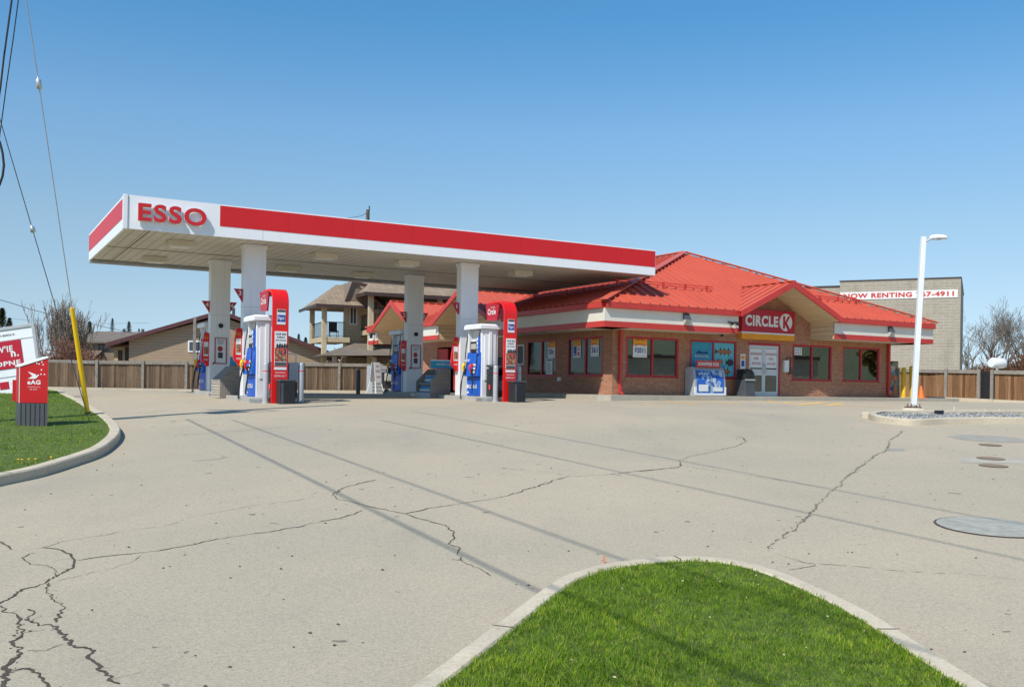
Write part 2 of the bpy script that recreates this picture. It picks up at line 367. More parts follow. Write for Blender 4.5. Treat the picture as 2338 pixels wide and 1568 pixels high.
class MB:
    def __init__(s): s.v = []; s.f = []; s.m = []; s.s = []
    def add(s, vs, fs, m=0, smooth=False):
        o = len(s.v); s.v += [tuple(p) for p in vs]
        for f in fs: s.f.append(tuple(i+o for i in f)); s.m.append(m); s.s.append(smooth)
        return s
    def box(s, x0, x1, y0, y1, z0, z1, m=0):
        return s.add([(x0,y0,z0),(x1,y0,z0),(x1,y1,z0),(x0,y1,z0),(x0,y0,z1),(x1,y0,z1),(x1,y1,z1),(x0,y1,z1)],
                     [(0,3,2,1),(4,5,6,7),(0,1,5,4),(1,2,6,5),(2,3,7,6),(3,0,4,7)], m)
    def poly(s, pts, m=0): return s.add(pts, [tuple(range(len(pts)))], m)
    def prism(s, pts, ext, m=0, smooth=False):
        n = len(pts); e = Vector(ext); a = [Vector(p) for p in pts]; b = [p+e for p in a]
        nn = Vector((0,0,0))
        for i in range(n): nn += a[i].cross(a[(i+1) % n])
        if nn.dot(e) > 0: a.reverse(); b.reverse()
        return s.add(a+b, [tuple(range(n)), tuple(range(2*n-1, n-1, -1))] + [(i, n+i, n+(i+1) % n, (i+1) % n) for i in range(n)], m, False)
    def bar(s, p, q, w, h, m=0, up=(0,0,1)):
        p, q = Vector(p), Vector(q); d = (q-p).normalized(); u = Vector(up)
        if abs(d.dot(u)) > .98: u = Vector((1,0,0))
        x = d.cross(u).normalized()*w/2; y = x.cross(d).normalized()*h/2
        vs = [p-x-y, p+x-y, p+x+y, p-x+y, q-x-y, q+x-y, q+x+y, q-x+y]
        return s.add(vs, [(0,1,2,3),(7,6,5,4),(0,4,5,1),(1,5,6,2),(2,6,7,3),(3,7,4,0)], m)
    def tube(s, pts, r, n=8, m=0, smooth=True, cap=True):
        pts = [Vector(p) for p in pts]; rs = r if isinstance(r, (list, tuple)) else [r]*len(pts)
        vs = []; fs = []; prev = None
        for i, p in enumerate(pts):
            d = (pts[min(i+1, len(pts)-1)] - pts[max(i-1, 0)]).normalized()
            if prev is None:
                a = Vector((0,0,1)) if abs(d.z) < .9 else Vector((1,0,0)); x = d.cross(a).normalized()
            else: x = (prev - d*prev.dot(d)).normalized()
            prev = x; y = d.cross(x)
            for k in range(n):
                t = 2*math.pi*k/n; vs.append(p + (x*math.cos(t)+y*math.sin(t))*rs[i])
        for i in range(len(pts)-1):
            for k in range(n):
                fs.append((i*n+k, i*n+(k+1) % n, (i+1)*n+(k+1) % n, (i+1)*n+k))
        s.add(vs, fs, m, smooth)
        if cap: s.add(vs[:n], [tuple(range(n-1, -1, -1))], m); s.add(vs[-n:], [tuple(range(n))], m)
        return s
    def lathe(s, prof, cx=0, cy=0, n=20, m=0, smooth=True, cz=0):
        vs = []; fs = []
        for r, z in prof:
            for k in range(n): t = 2*math.pi*k/n; vs.append((cx+r*math.cos(t), cy+r*math.sin(t), cz+z))
        for i in range(len(prof)-1):
            for k in range(n): fs.append((i*n+k, i*n+(k+1) % n, (i+1)*n+(k+1) % n, (i+1)*n+k))
        s.add(vs, fs, m, smooth)
        s.add(vs[-n:], [tuple(range(n))], m); s.add(vs[:n], [tuple(range(n-1, -1, -1))], m)
        return s
    def text(s, body, o, ax, up, size, m=0, bold=.02, extrude=.0, wide=1.0, width=None):
        """size = cap height; o = centre of the word, ax/up directions"""
        vs, fs, w, h = text_geo(body, bold, 0.1 if extrude else 0)
        ax, up = Vector(ax).normalized(), Vector(up).normalized(); nr = ax.cross(up); o = Vector(o)
        k = size / max(.01, h); kx = (width / w) if width else k*wide
        ke = extrude/.1 if extrude else 0
        return s.add([o + ax*(v[0]*kx) + up*(v[1]*k) + nr*((v[2]+.1)*ke/2 if extrude else 0) for v in vs], fs, m)
    def build(s, name, mats, parent=None, label=None, bevel=0, **props):
        me = bpy.data.meshes.new(name); me.from_pydata(s.v, [], s.f)
        if not isinstance(mats, (list, tuple)): mats = [mats]
        for x in mats: me.materials.append(M[x] if isinstance(x, str) else x)
        me.polygons.foreach_set('material_index', s.m); me.polygons.foreach_set('use_smooth', s.s)
        uv = me.uv_layers.new(name='UVMap').data
        me.update()
        for p in me.polygons:
            n = p.normal
            if abs(n.z) > .93: t = Vector((1,0,0)); b = Vector((0,1,0))
            else:
                t = Vector((-n.y, n.x, 0)).normalized(); b = n.cross(t)
            for li in p.loop_indices:
                c = me.vertices[me.loops[li].vertex_index].co; uv[li].uv = (c.dot(t), c.dot(b))
        o = bpy.data.objects.new(name, me); COL.objects.link(o)
        if parent is not None: o.parent = parent
        if label: o['label'] = label
        for k, v in props.items(): o[k] = v
        if bevel:
            bv = o.modifiers.new('bevel', 'BEVEL'); bv.width = bevel; bv.segments = 2; bv.limit_method = 'ANGLE'; bv.angle_limit = .6
        return o

def thing(name, label, cat, loc, rz=0, group=None, rot=None):
    o = bpy.data.objects.new(name, None); COL.objects.link(o); o.empty_display_size = .2
    o.location = loc; o.rotation_euler = rot or (0, 0, rz); o['label'] = label; o['category'] = cat
    if group: o['group'] = group
    return o
def solo(mb, name, mats, label, cat, loc, rz=0, group=None, bevel=0):
    o = mb.build(name, mats, None, label, bevel, category=cat); o.location = loc; o.rotation_euler = (0, 0, rz)
    if group: o['group'] = group
    return o
def copy_tree(o, parent=None):
    c = o.copy(); COL.objects.link(c)
    if parent is not None: c.parent = parent
    for ch in [x for x in o.children]: copy_tree(ch, c)
    return c
def place(root, loc, label=None, rz=None):
    root.location = loc
    if rz is not None: root.rotation_euler = (0, 0, rz)
    if label: root['label'] = label
    return root

# ================================================================ SETTING
def struct(mb, name, mats, label=None, kind='structure'):
    o = mb.build(name, mats); o['kind'] = kind
    if label: o['label'] = label
    return o

def ground():
    xs = np.unique(np.concatenate([np.linspace(-900, -60, 15), np.linspace(-60, 70, 131), np.linspace(70, 900, 15)]))
    ys = np.unique(np.concatenate([np.linspace(-500, -10, 12), np.linspace(-10, 70, 161), np.linspace(70, 1200, 18)]))
    Zs = [[gz(x, y) for x in xs] for y in ys]
    vs = [(x, y, Zs[j][i]) for j, y in enumerate(ys) for i, x in enumerate(xs)]
    n = len(xs); fs = [(j*n+i, j*n+i+1, (j+1)*n+i+1, (j+1)*n+i) for j in range(len(ys)-1) for i in range(n-1)]
    mb = MB(); mb.add(vs, fs, 0, True); struct(mb, 'ground', 'asphalt', 'pale weathered asphalt forecourt')
ground()

def smooth_line(pts, n=8):
    """Catmull-Rom through 2-D/3-D points"""
    P = [Vector(p) for p in pts]; out = []
    for i in range(len(P)-1):
        p0 = P[max(0, i-1)]; p1 = P[i]; p2 = P[i+1]; p3 = P[min(len(P)-1, i+2)]
        for k in range(n):
            t = k/n
            out.append(.5*((2*p1)+(p2-p0)*t+(2*p0-5*p1+4*p2-p3)*t*t+(3*p1-p0-3*p2+p3)*t**3))
    out.append(P[-1]); return out

def offset(line, d):
    out = []
    for i, p in enumerate(line):
        t = (line[min(i+1, len(line)-1)] - line[max(i-1, 0)]); t.z = 0; t.normalize()
        out.append(p + Vector((t.y, -t.x, 0))*d)
    return out

def kerb(line, width, height, name='kerb', mat='conc', label=None, top=0):
    """kerb along a line of ground points (its outer foot), body to the left of travel"""
    inn = offset(line, -width); mb = MB(); vs = []; n = len(line)
    c = .02
    for a, b in zip(line, inn):
        za = gz(a.x, a.y); zb = gz(b.x, b.y); h = height
        dirn = (b-a); dirn.z = 0; dirn.normalize()
        zt = za + h
        q = [(a.x, a.y, za-.1), (a.x+dirn.x*.012, a.y+dirn.y*.012, zt-c), (a.x+dirn.x*(.012+c), a.y+dirn.y*(.012+c), zt),
             (b.x-dirn.x*c, b.y-dirn.y*c, zt), (b.x, b.y, zt-c), (b.x, b.y, zb-.1)]
        vs += q
    fs = []
    for i in range(n-1):
        for k in range(5): fs.append((i*6+k, (i+1)*6+k, (i+1)*6+k+1, i*6+k+1))
    mb.add(vs, fs, 0, False)
    mb.add(vs[:6], [(0, 1, 2, 3, 4, 5)]); mb.add(vs[-6:], [(5, 4, 3, 2, 1, 0)])
    # open joints across the kerb
    acc = 0
    for i in range(1, n-1):
        acc += (line[i]-line[i-1]).length
        if acc > 2.6:
            acc = 0; a, b = Vector(vs[i*6+1]), Vector(vs[i*6+4]); t = (line[i+1]-line[i]).normalized()*.006
            z = Vector((0, 0, c+.003))
            mb.add([a-t+z, a+t+z, b+t+z, b-t+z], [(0, 1, 2, 3)], 1)
    return struct(mb, name, [mat, 'crack'], label)

def fill(outline, h, name, mat, label, kind='structure'):
    """surface inside an outline, following the ground at height h, as a fine grid"""
    pts = [(p.x, p.y) for p in outline]
    return pts

def inside(pts, x, y):
    c = False; j = len(pts)-1
    for i in range(len(pts)):
        xi, yi = pts[i]; xj, yj = pts[j]
        if (yi > y) != (yj > y) and x < (xj-xi)*(y-yi)/(yj-yi)+xi: c = not c
        j = i
    return c
def inside_np(pts, X, Y):
    c = np.zeros(len(X), bool); j = len(pts)-1
    for i in range(len(pts)):
        xi, yi = pts[i]; xj, yj = pts[j]
        if yi != yj:
            k = ((yi > Y) != (yj > Y)) & (X < (xj-xi)*(Y-yi)/(yj-yi)+xi); c ^= k
        j = i
    return c
GZX = None
def gz_np(X, Y): return np.array([gz(a, b) for a, b in zip(X, Y)])

def bed(outline, h, name, mat, label):
    import mathutils
    o = [(p.x, p.y) for p in outline]
    me_v = [Vector((x, y, 0)) for x, y in o]
    xs = [p[0] for p in o]; ys = [p[1] for p in o]
    # interior points for relief
    ip = []
    st = max(.4, (max(xs)-min(xs))/40)
    x = min(xs)
    while x < max(xs):
        y = min(ys)
        while y < max(ys):
            if inside(o, x, y) and min((x-a)**2+(y-b)**2 for a, b in o) > (st*.5)**2: ip.append((x, y))
            y += st
        x += st
    from mathutils.geometry import delaunay_2d_cdt
    n = len(o)
    v2, e2, f2, *_ = delaunay_2d_cdt([Vector(p) for p in o+ip], [(i, (i+1) % n) for i in range(n)], [list(range(n))], 1, 1e-4)
    vs = [(p[0], p[1], gz(p[0], p[1])+h) for p in v2]
    mb = MB(); mb.add(vs, [tuple(f) for f in f2], 0, True)
    return struct(mb, name, mat, label)

def blades(outline, count, h0, hmin, hmax, wid, name, label, near=None, lean=.5):
    """individual grass blades as one mesh"""
    o = [(p.x, p.y) for p in outline]
    xs = np.array([p[0] for p in o]); ys = np.array([p[1] for p in o])
    X = []; Y = []; got = 0
    while got < count:
        a = np.random.uniform(xs.min(), xs.max(), count); b = np.random.uniform(ys.min(), ys.max(), count)
        if near: 
            keep = np.random.rand(count) < near(a, b); a, b = a[keep], b[keep]
        k = inside_np(o, a, b); X.append(a[k]); Y.append(b[k]); got += k.sum()
    X = np.concatenate(X)[:count]; Y = np.concatenate(Y)[:count]
    cell = .55
    # tuft clumps: blades in a clump lean together and differ in height
    gx = np.floor(X/.07); gy = np.floor(Y/.07)
    hsh = np.abs(np.sin(gx*12.9898+gy*78.233)*43758.5453) % 1
    hs2 = np.abs(np.sin(gx*39.34+gy*11.13)*24634.63) % 1
    Zg = gz_np(X, Y)+h0
    wave = .5+.5*np.sin(X*2.1+np.sin(Y*1.7)*2)*np.sin(Y*2.6+X*.7)
    H = (hmin+(hmax-hmin)*np.random.rand(count)*(.45+.55*hsh))*(.7+.5*wave)
    ang = np.random.rand(count)*6.283; la = hs2*6.283+np.random.randn(count)*.8
    ln = H*lean*(.2+np.random.rand(count))
    W = wid*(.6+.8*np.random.rand(count))
    dx, dy = np.cos(ang)*W/2, np.sin(ang)*W/2; lx, ly = np.cos(la)*ln, np.sin(la)*ln
    V = np.zeros((count, 5, 3))
    V[:, 0] = np.stack([X-dx, Y-dy, Zg], 1); V[:, 1] = np.stack([X+dx, Y+dy, Zg], 1)
    V[:, 2] = np.stack([X+dx*.8+lx*.35, Y+dy*.8+ly*.35, Zg+H*.6], 1); V[:, 3] = np.stack([X-dx*.8+lx*.35, Y-dy*.8+ly*.35, Zg+H*.6], 1)
    V[:, 4] = np.stack([X+lx, Y+ly, Zg+H*.95], 1)
    me = bpy.data.meshes.new(name); nv = count*5
    me.vertices.add(nv); me.vertices.foreach_set('co', V.reshape(-1).astype(np.float32))
    bs = np.arange(count)*5
    loops = np.stack([bs, bs+1, bs+2, bs+3, bs+3, bs+2, bs+4], 1).reshape(-1)
    me.loops.add(count*7); me.loops.foreach_set('vertex_index', loops.astype(np.int32))
    ls = np.stack([np.arange(count)*7, np.arange(count)*7+4], 1).reshape(-1); lt = np.tile([4, 3], count)
    me.polygons.add(count*2); me.polygons.foreach_set('loop_start', ls.astype(np.int32)); me.polygons.foreach_set('loop_total', lt.astype(np.int32))
    me.update(calc_edges=True); me.validate()
    me.materials.append(M['grass'])
    ob = bpy.data.objects.new(name, me); COL.objects.link(ob); ob['kind'] = 'stuff'; ob['label'] = label
    return ob

# ---- near island with lawn
npx = [(922,1568.7),(1119,1426),(1259,1324.7),(1330,1297),(1380,1284),(1488,1271),(1583,1267.5),(1678,1276),(1774,1299.5),(1869,1337),(1996,1398),(2123,1477),(2269,1566)]
near = [G(x, y, .13) for x, y in npx]
near = [near[0]+(near[0]-near[1])*2.2] + near + [near[-1]+(near[-1]-near[-2])*2.4]
near = smooth_line(near, 8)
near.reverse()                                     # body on the left of travel
nin = offset(near, .17 * -1)
def side_ok(line, d):                              # offset must go towards the inside
    c = sum(line, Vector())/len(line); mid = line[len(line)//2]
    return (offset(line, d)[len(line)//2]-c).length < (mid-c).length
kerb(near, .165, .13, 'kerb', 'conc', 'pale concrete kerb round the near lawn')
lawn_o = offset(near, -.155)
bed(lawn_o, .118, 'lawn', 'soil', 'turf inside the near kerb')
blades(lawn_o, 120000, .11, .02, .062, .0042, 'grass', 'lush green grass of the nearest lawn',
       near=lambda a, b: np.clip(1.25-.06*np.hypot(a, b), .25, 1), lean=.75)

# ---- left lawn
lpx = [(0,1109.8),(90,1090),(167,1066),(230,1043),(262,1020),(275,1003),(274.5,990),(262,974),(242,958),(214,941.5),(187,924.5),(153.6,909)]
left = [G(x, y) for x, y in lpx]
left = [left[0]+(left[0]-left[1])*3.2] + left
left = left + [left[-1]+(left[-1]-left[-2])*1.0, left[-1]+(left[-1]-left[-2])*1.0+Vector((-2.6, .6, 0)), left[-1]+Vector((-9, .3, 0))]
left = smooth_line(left, 6)
kerb(left, .2, .14, 'kerb', 'conc', 'pale concrete kerb round the left lawn')
ll = offset(left, -.19)
ll2 = ll + [Vector((-24, ll[0].y, 0))]
bed(ll2, .125, 'lawn', 'soil', 'turf inside the left kerb')
blades(ll2, 110000, .115, .02, .06, .0085, 'grass', 'green grass of the left lawn', near=lambda a, b: np.where(a > -16, 1, .15), lean=.6)

# ---- gravel island on the right
gpx = [(2060,970.5),(2106,971.5),(2165,968.5),(2240,967.3),(2338,967)]
front = [G(x, y) for x, y in gpx]
ex = front[-1]+(front[-1]-front[-2])*4
tip = [G(2001, 963.5), G(1980, 954.5)]
backp = [G(x, y, .15) for x, y in [(1985,941.5),(2001,938.2),(2030,937),(2120,936.8),(2220,936.8),(2338,937)]]
eb = backp[-1]+(backp[-1]-backp[-2])*2.5
gi = smooth_line([ex]+front[::-1]+tip+backp+[eb], 6); gi.reverse()
kerb(gi, .17, .16, 'kerb', 'conc', 'stained concrete kerb round the gravel bed')
gin = offset(gi, -.16)
bed(gin, .07, 'gravel_bed', 'gravel', 'gravel filling the raised bed')
def stones():
    o = [(p.x, p.y) for p in gin]; xs = [p[0] for p in o]; ys = [p[1] for p in o]
    mb = MB(); n = 0
    while n < 5200:
        x = random.uniform(min(xs), min(max(xs), 22)); y = random.uniform(min(ys), max(ys))
        if not inside(o, x, y): continue
        r = random.uniform(.018, .05); z = gz(x, y)+.075; n += 1
        vs = []
        for dx, dy, dz in ((1,0,.1),(0,1,0),(-1,0,.15),(0,-1,0),(0,0,1)):
            vs.append((x+dx*r*random.uniform(.6,1.3)+random.uniform(-.3,.3)*r, y+dy*r*random.uniform(.6,1.3), z+dz*r*random.uniform(.7,1.2)))
        mb.add(vs, [(0,1,4),(1,2,4),(2,3,4),(3,0,4)])
    o2 = mb.build('gravel', 'stone'); o2['kind'] = 'stuff'; o2['label'] = 'loose grey stones in the raised bed'
stones()

# ---- pavement round the store, kerb along the far fences
mb = MB()
g0 = -.16
mb.prism([tuple(sw(u, v, 0)) for u, v in [(-1.2, -1.62), (18.6, -1.62), (18.6, 0), (0, 0), (0, 10), (-1.35, 10), (-1.5, -1.2)]], (0, 0, -.2), 0)
struct(mb, 'pavement', 'walk', 'concrete pavement along the shop front')
# far kerbs at the foot of the fences
lk = [at(x, y, Y) for x, y, Y in [(100, 892, 50.5), (250, 893, 51.3), (450, 893.5, 52.4), (650, 894.5, 53.6), (870, 895.5, 55)]]
def ribbon(pts, w, h, mb, m=0, up=0.0):
    ln = [Vector((p.x, p.y, 0)) for p in pts]
    a = offset(ln, -w/2); b = offset(ln, w/2)
    for i in range(len(ln)-1):
        q = [a[i], a[i+1], b[i+1], b[i]]
        mb.add([(p.x, p.y, gz(p.x, p.y)+h) for p in q], [(3, 2, 1, 0)], m)
LF = [Vector((p.x, p.y, 0)) for p in lk]
mbk = MB()
for i in range(len(lk)-1):
    a, b = lk[i], lk[i+1]
    mbk.bar((a.x, a.y-.35, gz(a.x, a.y)+.06), (b.x, b.y-.35, gz(b.x, b.y)+.06), .2, .26, 0)
struct(mbk, 'kerb', 'conc', 'concrete kerb at the foot of the left fence')
rk = [at(x, y, Y) for x, y, Y in [(2112, 909.5, 47), (2190, 912.5, 45.5), (2270, 916.5, 44), (2380, 921.5, 42.5)]]
mbk = MB()
for i in range(len(rk)-1):
    a, b = rk[i], rk[i+1]
    mbk.bar((a.x, a.y, a.z), (b.x, b.y, b.z), .25, .2, 0)
struct(mbk, 'kerb', 'conc', 'concrete kerb at the foot of the right fence')
mb = MB(); mb.prism([(rk[0].x-6, rk[0].y+2, 0), (rk[0].x, rk[0].y, 0), (rk[-1].x, rk[-1].y, 0), (rk[-1].x+12, rk[-1].y-2, 0), (60, 62, 0), (20, 62, 0)], (0, 0, 1.24+.03), 0)
struct(mb, 'pavement', 'walk', 'raised ground behind the right kerb')

# ---- painted lines
def lines():
    y = MB(); w = MB()
    def ln(px, wd, mb): ribbon([G(a, b) for a, b in px], wd, .004, mb)
    for px in ([(1567,912.2),(1625,916.5),(1690,922.8)], [(1522,917.2),(1598,925)], [(1383,910.5),(1502,925.5)], [(1508,915.8),(1585,921.5)]): ln(px, .1, y)
    hx = [(1721,912.2),(1762,917.5),(1829,923.5),(1950,927),(2040,928.8)]
    ln(hx, .18, y)
    for px in ([(1755,916),(1778,911.3)], [(1795,920.3),(1830,914.2)], [(1828,923.3),(1874,918.5),(1890,917.5)], [(1890,925),(1925,921)]): ln(px, .26, y)
    ln([(1940,915.5),(2000,917.5),(2075,921)], .1, y)
    ln([(1705,920.6),(1745,924),(1756,925.5),(1810,926.2)], .14, w)
    struct(y, 'parking_lines', 'line', 'worn yellow parking and hatching lines')
    struct(w, 'parking_line', 'linew', 'worn white line before the shop door')
lines()

# ---- cracks
def cracks():
    def A_(L): return [(a*.4256, 901.1+b*.4256) for a, b in L]
    def B_(L): return [(730.6+a*.3542, 876.8+b*.3542) for a, b in L]
    def C_(L): return [(1461.3+a*.375, 876.8+b*.375) for a, b in L]
    S = [
     (A_([(0,795),(60,830),(150,832),(230,818),(300,790),(470,765),(640,735),(880,700),(1000,660),(1330,600),(1540,575),(1700,545),(1780,538),(1831,515)]), .008, 1),
     (A_([(230,820),(300,828),(360,850),(410,890),(395,930),(300,970),(220,1010),(60,1080),(0,1120)]), .016, 0),
     (A_([(410,890),(520,872),(760,850),(900,830),(1100,790),(1260,765),(1550,715),(1831,662)]), .013, 0),
     (A_([(760,855),(700,895),(560,940),(300,1000)]), .006, 1),
     (A_([(195,850),(165,850),(120,875),(160,910),(250,925),(280,945),(295,970)]), .012, 0),
     (A_([(-20,780),(40,800),(60,830)]), .012, 0),
     (A_([(0,1130),(20,1160),(95,1190)]), .014, 0),
     (A_([(95,1190),(90,1240),(110,1280),(90,1330),(130,1360),(80,1440),(60,1500),(30,1568),(0,1640)]), .029, 0),
     (A_([(150,1150),(165,1230),(250,1240),(330,1275),(420,1325),(430,1355),(480,1370),(500,1420),(560,1470),(640,1550)]), .02, 0),
     (A_([(260,1010),(265,1060),(310,1110),(330,1150),(300,1220)]), .016, 0),
     (A_([(60,1480),(120,1470),(180,1495),(220,1520),(260,1570)]), .022, 0),
     (A_([(340,1335),(240,1365),(150,1372)]), .008, 1),
     (B_([(80,715),(120,690),(190,660),(260,640),(360,618)]), .016, 0),
     (B_([(80,715),(130,740),(270,780),(430,820),(550,835)]), .012, 0),
     (B_([(550,835),(700,800),(880,778),(1100,742),(1200,720),(1300,685),(1400,655),(1490,620),(1600,595),(1840,585),(2000,568),(2180,550),(2310,538)]), .017, 0),
     (B_([(550,835),(600,860),(690,885),(790,910),(835,950),(845,985),(818,1030),(870,1060),(880,1100),(940,1150),(1050,1200),(1100,1235)]), .014, 0),
     (B_([(0,885),(120,865),(270,815)]), .012, 0),
     (B_([(550,845),(460,870),(400,890)]), .006, 1),
     (B_([(1140,540),(1330,558),(1500,572),(1600,592)]), .01, 1),
     (C_([(0,533),(180,510),(260,495),(235,468),(300,440),(450,410),(590,372),(645,350),(620,330),(580,318)]), .018, 0),
     (C_([(265,495),(400,515),(600,545),(760,570),(1100,630)]), .014, 1),
     (C_([(1605,282),(1540,330),(1480,390),(1350,500),(1240,590),(1100,720),(1030,790),(940,870),(850,950),(780,1015)]), .026, 1),
     (C_([(780,1015),(900,1060),(1000,1095),(1100,1105),(1400,1120),(1540,1135),(2000,1160),(2338,1195)]), .009, 1),
     (C_([(900,1130),(1000,1118),(1070,1104)]), .008, 0),
    ]
    mb = MB()
    for px, w, m in S:
        w *= .72
        P = [G(a, b) for a, b in px]; pts = []
        for i in range(len(P)-1):
            L = (P[i+1]-P[i]).length; n = max(2, int(L/(.022 if P[i].y < 8 else .045)))
            for k in range(n): pts.append(P[i].lerp(P[i+1], k/n))
        pts.append(P[-1])
        # wander sideways at two scales
        o1 = 0; o2 = 0; out = []
        for i, p in enumerate(pts):
            d = (pts[min(i+1, len(pts)-1)]-pts[max(i-1, 0)]); d.z = 0
            if d.length > 0: d.normalize()
            o1 = o1*.93+random.gauss(0, .0085); o2 = o2*.5+random.gauss(0, .007)
            f = min(1, i/4, (len(pts)-1-i)/4)
            out.append(p+Vector((d.y, -d.x, 0))*(o1+o2)*f)
        wv = 1; prev = None
        for i in range(len(out)-1):
            d = out[i+1]-out[i]; d.z = 0
            if d.length < 1e-5: continue
            d.normalize(); nn = Vector((d.y, -d.x, 0)); wv = max(.5, min(1.7, wv+random.gauss(0, .22)))
            w2 = w*wv/2; ja = random.gauss(0, .3)*w2; jb = random.gauss(0, .3)*w2
            if m == 1 and random.random() < .16: prev = None; continue
            if m == 0 and random.random() < .035:          # short side crack
                sd = random.choice((-1, 1)); q0_ = out[i]; dd = (nn*sd*.8+d*random.uniform(-.6, .6)).normalized(); ww = w*.3
                for k2 in range(random.randint(2, 7)):
                    q1_ = q0_+dd*.035; n2 = Vector((dd.y, -dd.x, 0))*ww*.5
                    mb.add([(q.x, q.y, gz(q.x, q.y)+.004) for q in (q0_-n2, q0_+n2, q1_+n2*.8, q1_-n2*.8)], [(0, 1, 2, 3)], m)
                    q0_ = q1_; ww *= .82; dd = (dd+Vector((random.gauss(0, .35), random.gauss(0, .35), 0))).normalized()
            a, b = out[i+1]-nn*(w2+ja), out[i+1]+nn*(w2+jb)
            if prev is None: prev = (out[i]-nn*w2*.5, out[i]+nn*w2*.5)
            mb.add([(q.x, q.y, gz(q.x, q.y)+.004) for q in (prev[0], prev[1], b, a)], [(0, 1, 2, 3)], m)
            prev = (a, b)
            if w > .018 and random.random() < .35:        # crumbled edge
                c = out[i]+nn*random.uniform(-2.2, 2.2)*w; r = random.uniform(.004, .014)
                mb.add([(c.x+r*math.cos(t), c.y+r*math.sin(t)*1.2, gz(c.x, c.y)+.005) for t in (0, 1.3, 2.4, 3.6, 5)], [(0, 1, 2, 3, 4)], m)
    struct(mb, 'asphalt_cracks', ['crack', 'crackl'], 'dark branching cracks in the asphalt')
cracks()

# ---- lids in the asphalt
def disc(mb, c, r, h, m=0, n=28, sq=1, th=0):
    mb.add([(c.x+r*math.cos(2*math.pi*k/n), c.y+r*sq*math.sin(2*math.pi*k/n), gz(c.x, c.y+0)+h+(gz(c.x, c.y+.5)-gz(c.x, c.y))*2*r*sq*math.sin(2*math.pi*k/n)) for k in range(n)], [tuple(range(n))], m)
def lid(px, r, mats, label, group=None):
    c = G(*px); mb = MB(); q = Vector((0, 0, 0))
    disc(mb, c, r, .006, 1); disc(mb, c, r*.955, .010, 0)
    o = mb.build('manhole_cover', mats, None, label, category='manhole cover')
    if group: o['group'] = group
lid((2264, 1203), .58, ['ironlid', 'iron'], 'large pale grey round tank cover nearest the camera')
lid((2261, 1016), .21, ['lid', 'iron'], 'small rusty cover farthest of the three small ones', 'small rusty lids in the asphalt')
lid((2262, 1047), .23, ['lid', 'iron'], 'small rusty cover set in a pale concrete strip', 'small rusty lids in the asphalt')
lid((2268, 1063.5), .22, ['lid', 'iron'], 'small rusty cover just in front of the pale concrete strip', 'small rusty lids in the asphalt')
mb = MB(); 
c = G(2255, 1001); disc(mb, c, .75, .003, 0)
ps = [G(2192, 1045), G(2192, 1056), G(2370, 1059), G(2370, 1047)]
mb.add([(p.x, p.y, gz(p.x, p.y)+.003) for p in ps], [(0, 1, 2, 3)], 1)
ps = [G(2020, 1024), G(2018, 1029.5), G(2068, 1029.5), G(2064, 1024)]
mb.add([(p.x, p.y, gz(p.x, p.y)+.003) for p in ps], [(0, 1, 2, 3)], 0)
struct(mb, 'asphalt_patches', ['patch', 'walk'], 'patched areas round the covers')
def debris():
    mb = MB()
    for i in range(260):
        Y = 3.6*math.exp(random.random()*1.9); X = random.uniform(-.55, .55)*Y
        if inside([(p.x, p.y) for p in near], X, Y): continue
        r = random.uniform(.004, .016); z = gz(X, Y)
        mb.add([(X+r*math.cos(t)*random.uniform(.5, 1.5), Y+r*math.sin(t)*random.uniform(.5, 1.2), z+.003) for t in (0, 1, 2.2, 3.4, 5)]+[(X, Y, z+.003+r*.7)],
               [(0, 1, 5), (1, 2, 5), (2, 3, 5), (3, 4, 5), (4, 0, 5)], 0)
    o = mb.build('grit', 'crack'); o['kind'] = 'stuff'; o['label'] = 'dark grit scattered on the asphalt'
debris()

# ---- hills far off to the right and behind the camera (seen only in the shop windows)
def hills():
    mb = MB(); vs = []; n = 60
    for i in range(n+1):
        a = math.radians(45+200*i/n); r = 420
        h = 34+16*math.sin(i*.5)+9*math.sin(i*1.3+1)+4*math.sin(i*3.1)
        for k, (rr, hh) in enumerate(((r, -5), (r+60, h*.6), (r+140, h), (r+300, -5))):
            vs.append((math.sin(a)*rr, math.cos(a)*rr, hh))
    fs = [(i*4+k, (i+1)*4+k, (i+1)*4+k+1, i*4+k+1) for i in range(n) for k in range(3)]
    mb.add(vs, fs, 0, True); struct(mb, 'hills', 'hill')
hills()

dp = G(66, 1058, .13)
dd0 = solo(MB().lathe([(.004, 0), (.004, .055), (.018, .06), (.02, .066), (.002, .072)], n=7), 'dandelion', 'yellow', 'small yellow dandelion in the left lawn near the kerb', 'flower', dp, 0, 'yellow dandelions in the left lawn')
for k in range(5):
    x, y = dp.x+random.gauss(0, .14), dp.y+random.gauss(0, .12)
    d2_ = dd0.copy(); COL.objects.link(d2_); d2_.location = (x, y, gz(x, y)+.13)
mp = G(1379, 1285)
solo(MB().box(-.006, .006, -.003, .003, 0, .065), 'marker_stake', 'orange', 'tiny orange marker stake at the outer edge of the near kerb', 'stake', mp)
def leaves():
    mb = MB(); o = [(p.x, p.y) for p in lawn_o]; n = 0
    while n < 60:
        x, y = random.uniform(-2, 4.5), random.uniform(3.5, 8.6)
        if not inside(o, x, y): continue
        n += 1; z = gz(x, y)+.13+.04; a = random.uniform(0, 6.28); r = random.uniform(.006, .014)
        mb.add([(x+r*math.cos(a), y+r*math.sin(a), z), (x-r*.6*math.sin(a), y+r*.6*math.cos(a), z+.006), (x-r*math.cos(a), y-r*math.sin(a), z+.003), (x+r*.6*math.sin(a), y-r*.6*math.cos(a), z)], [(0, 1, 2, 3)])
    o2 = mb.build('dry_leaves', 'paletimber'); o2['kind'] = 'stuff'; o2['label'] = 'small dry leaves lying in the nearest lawn'
leaves()

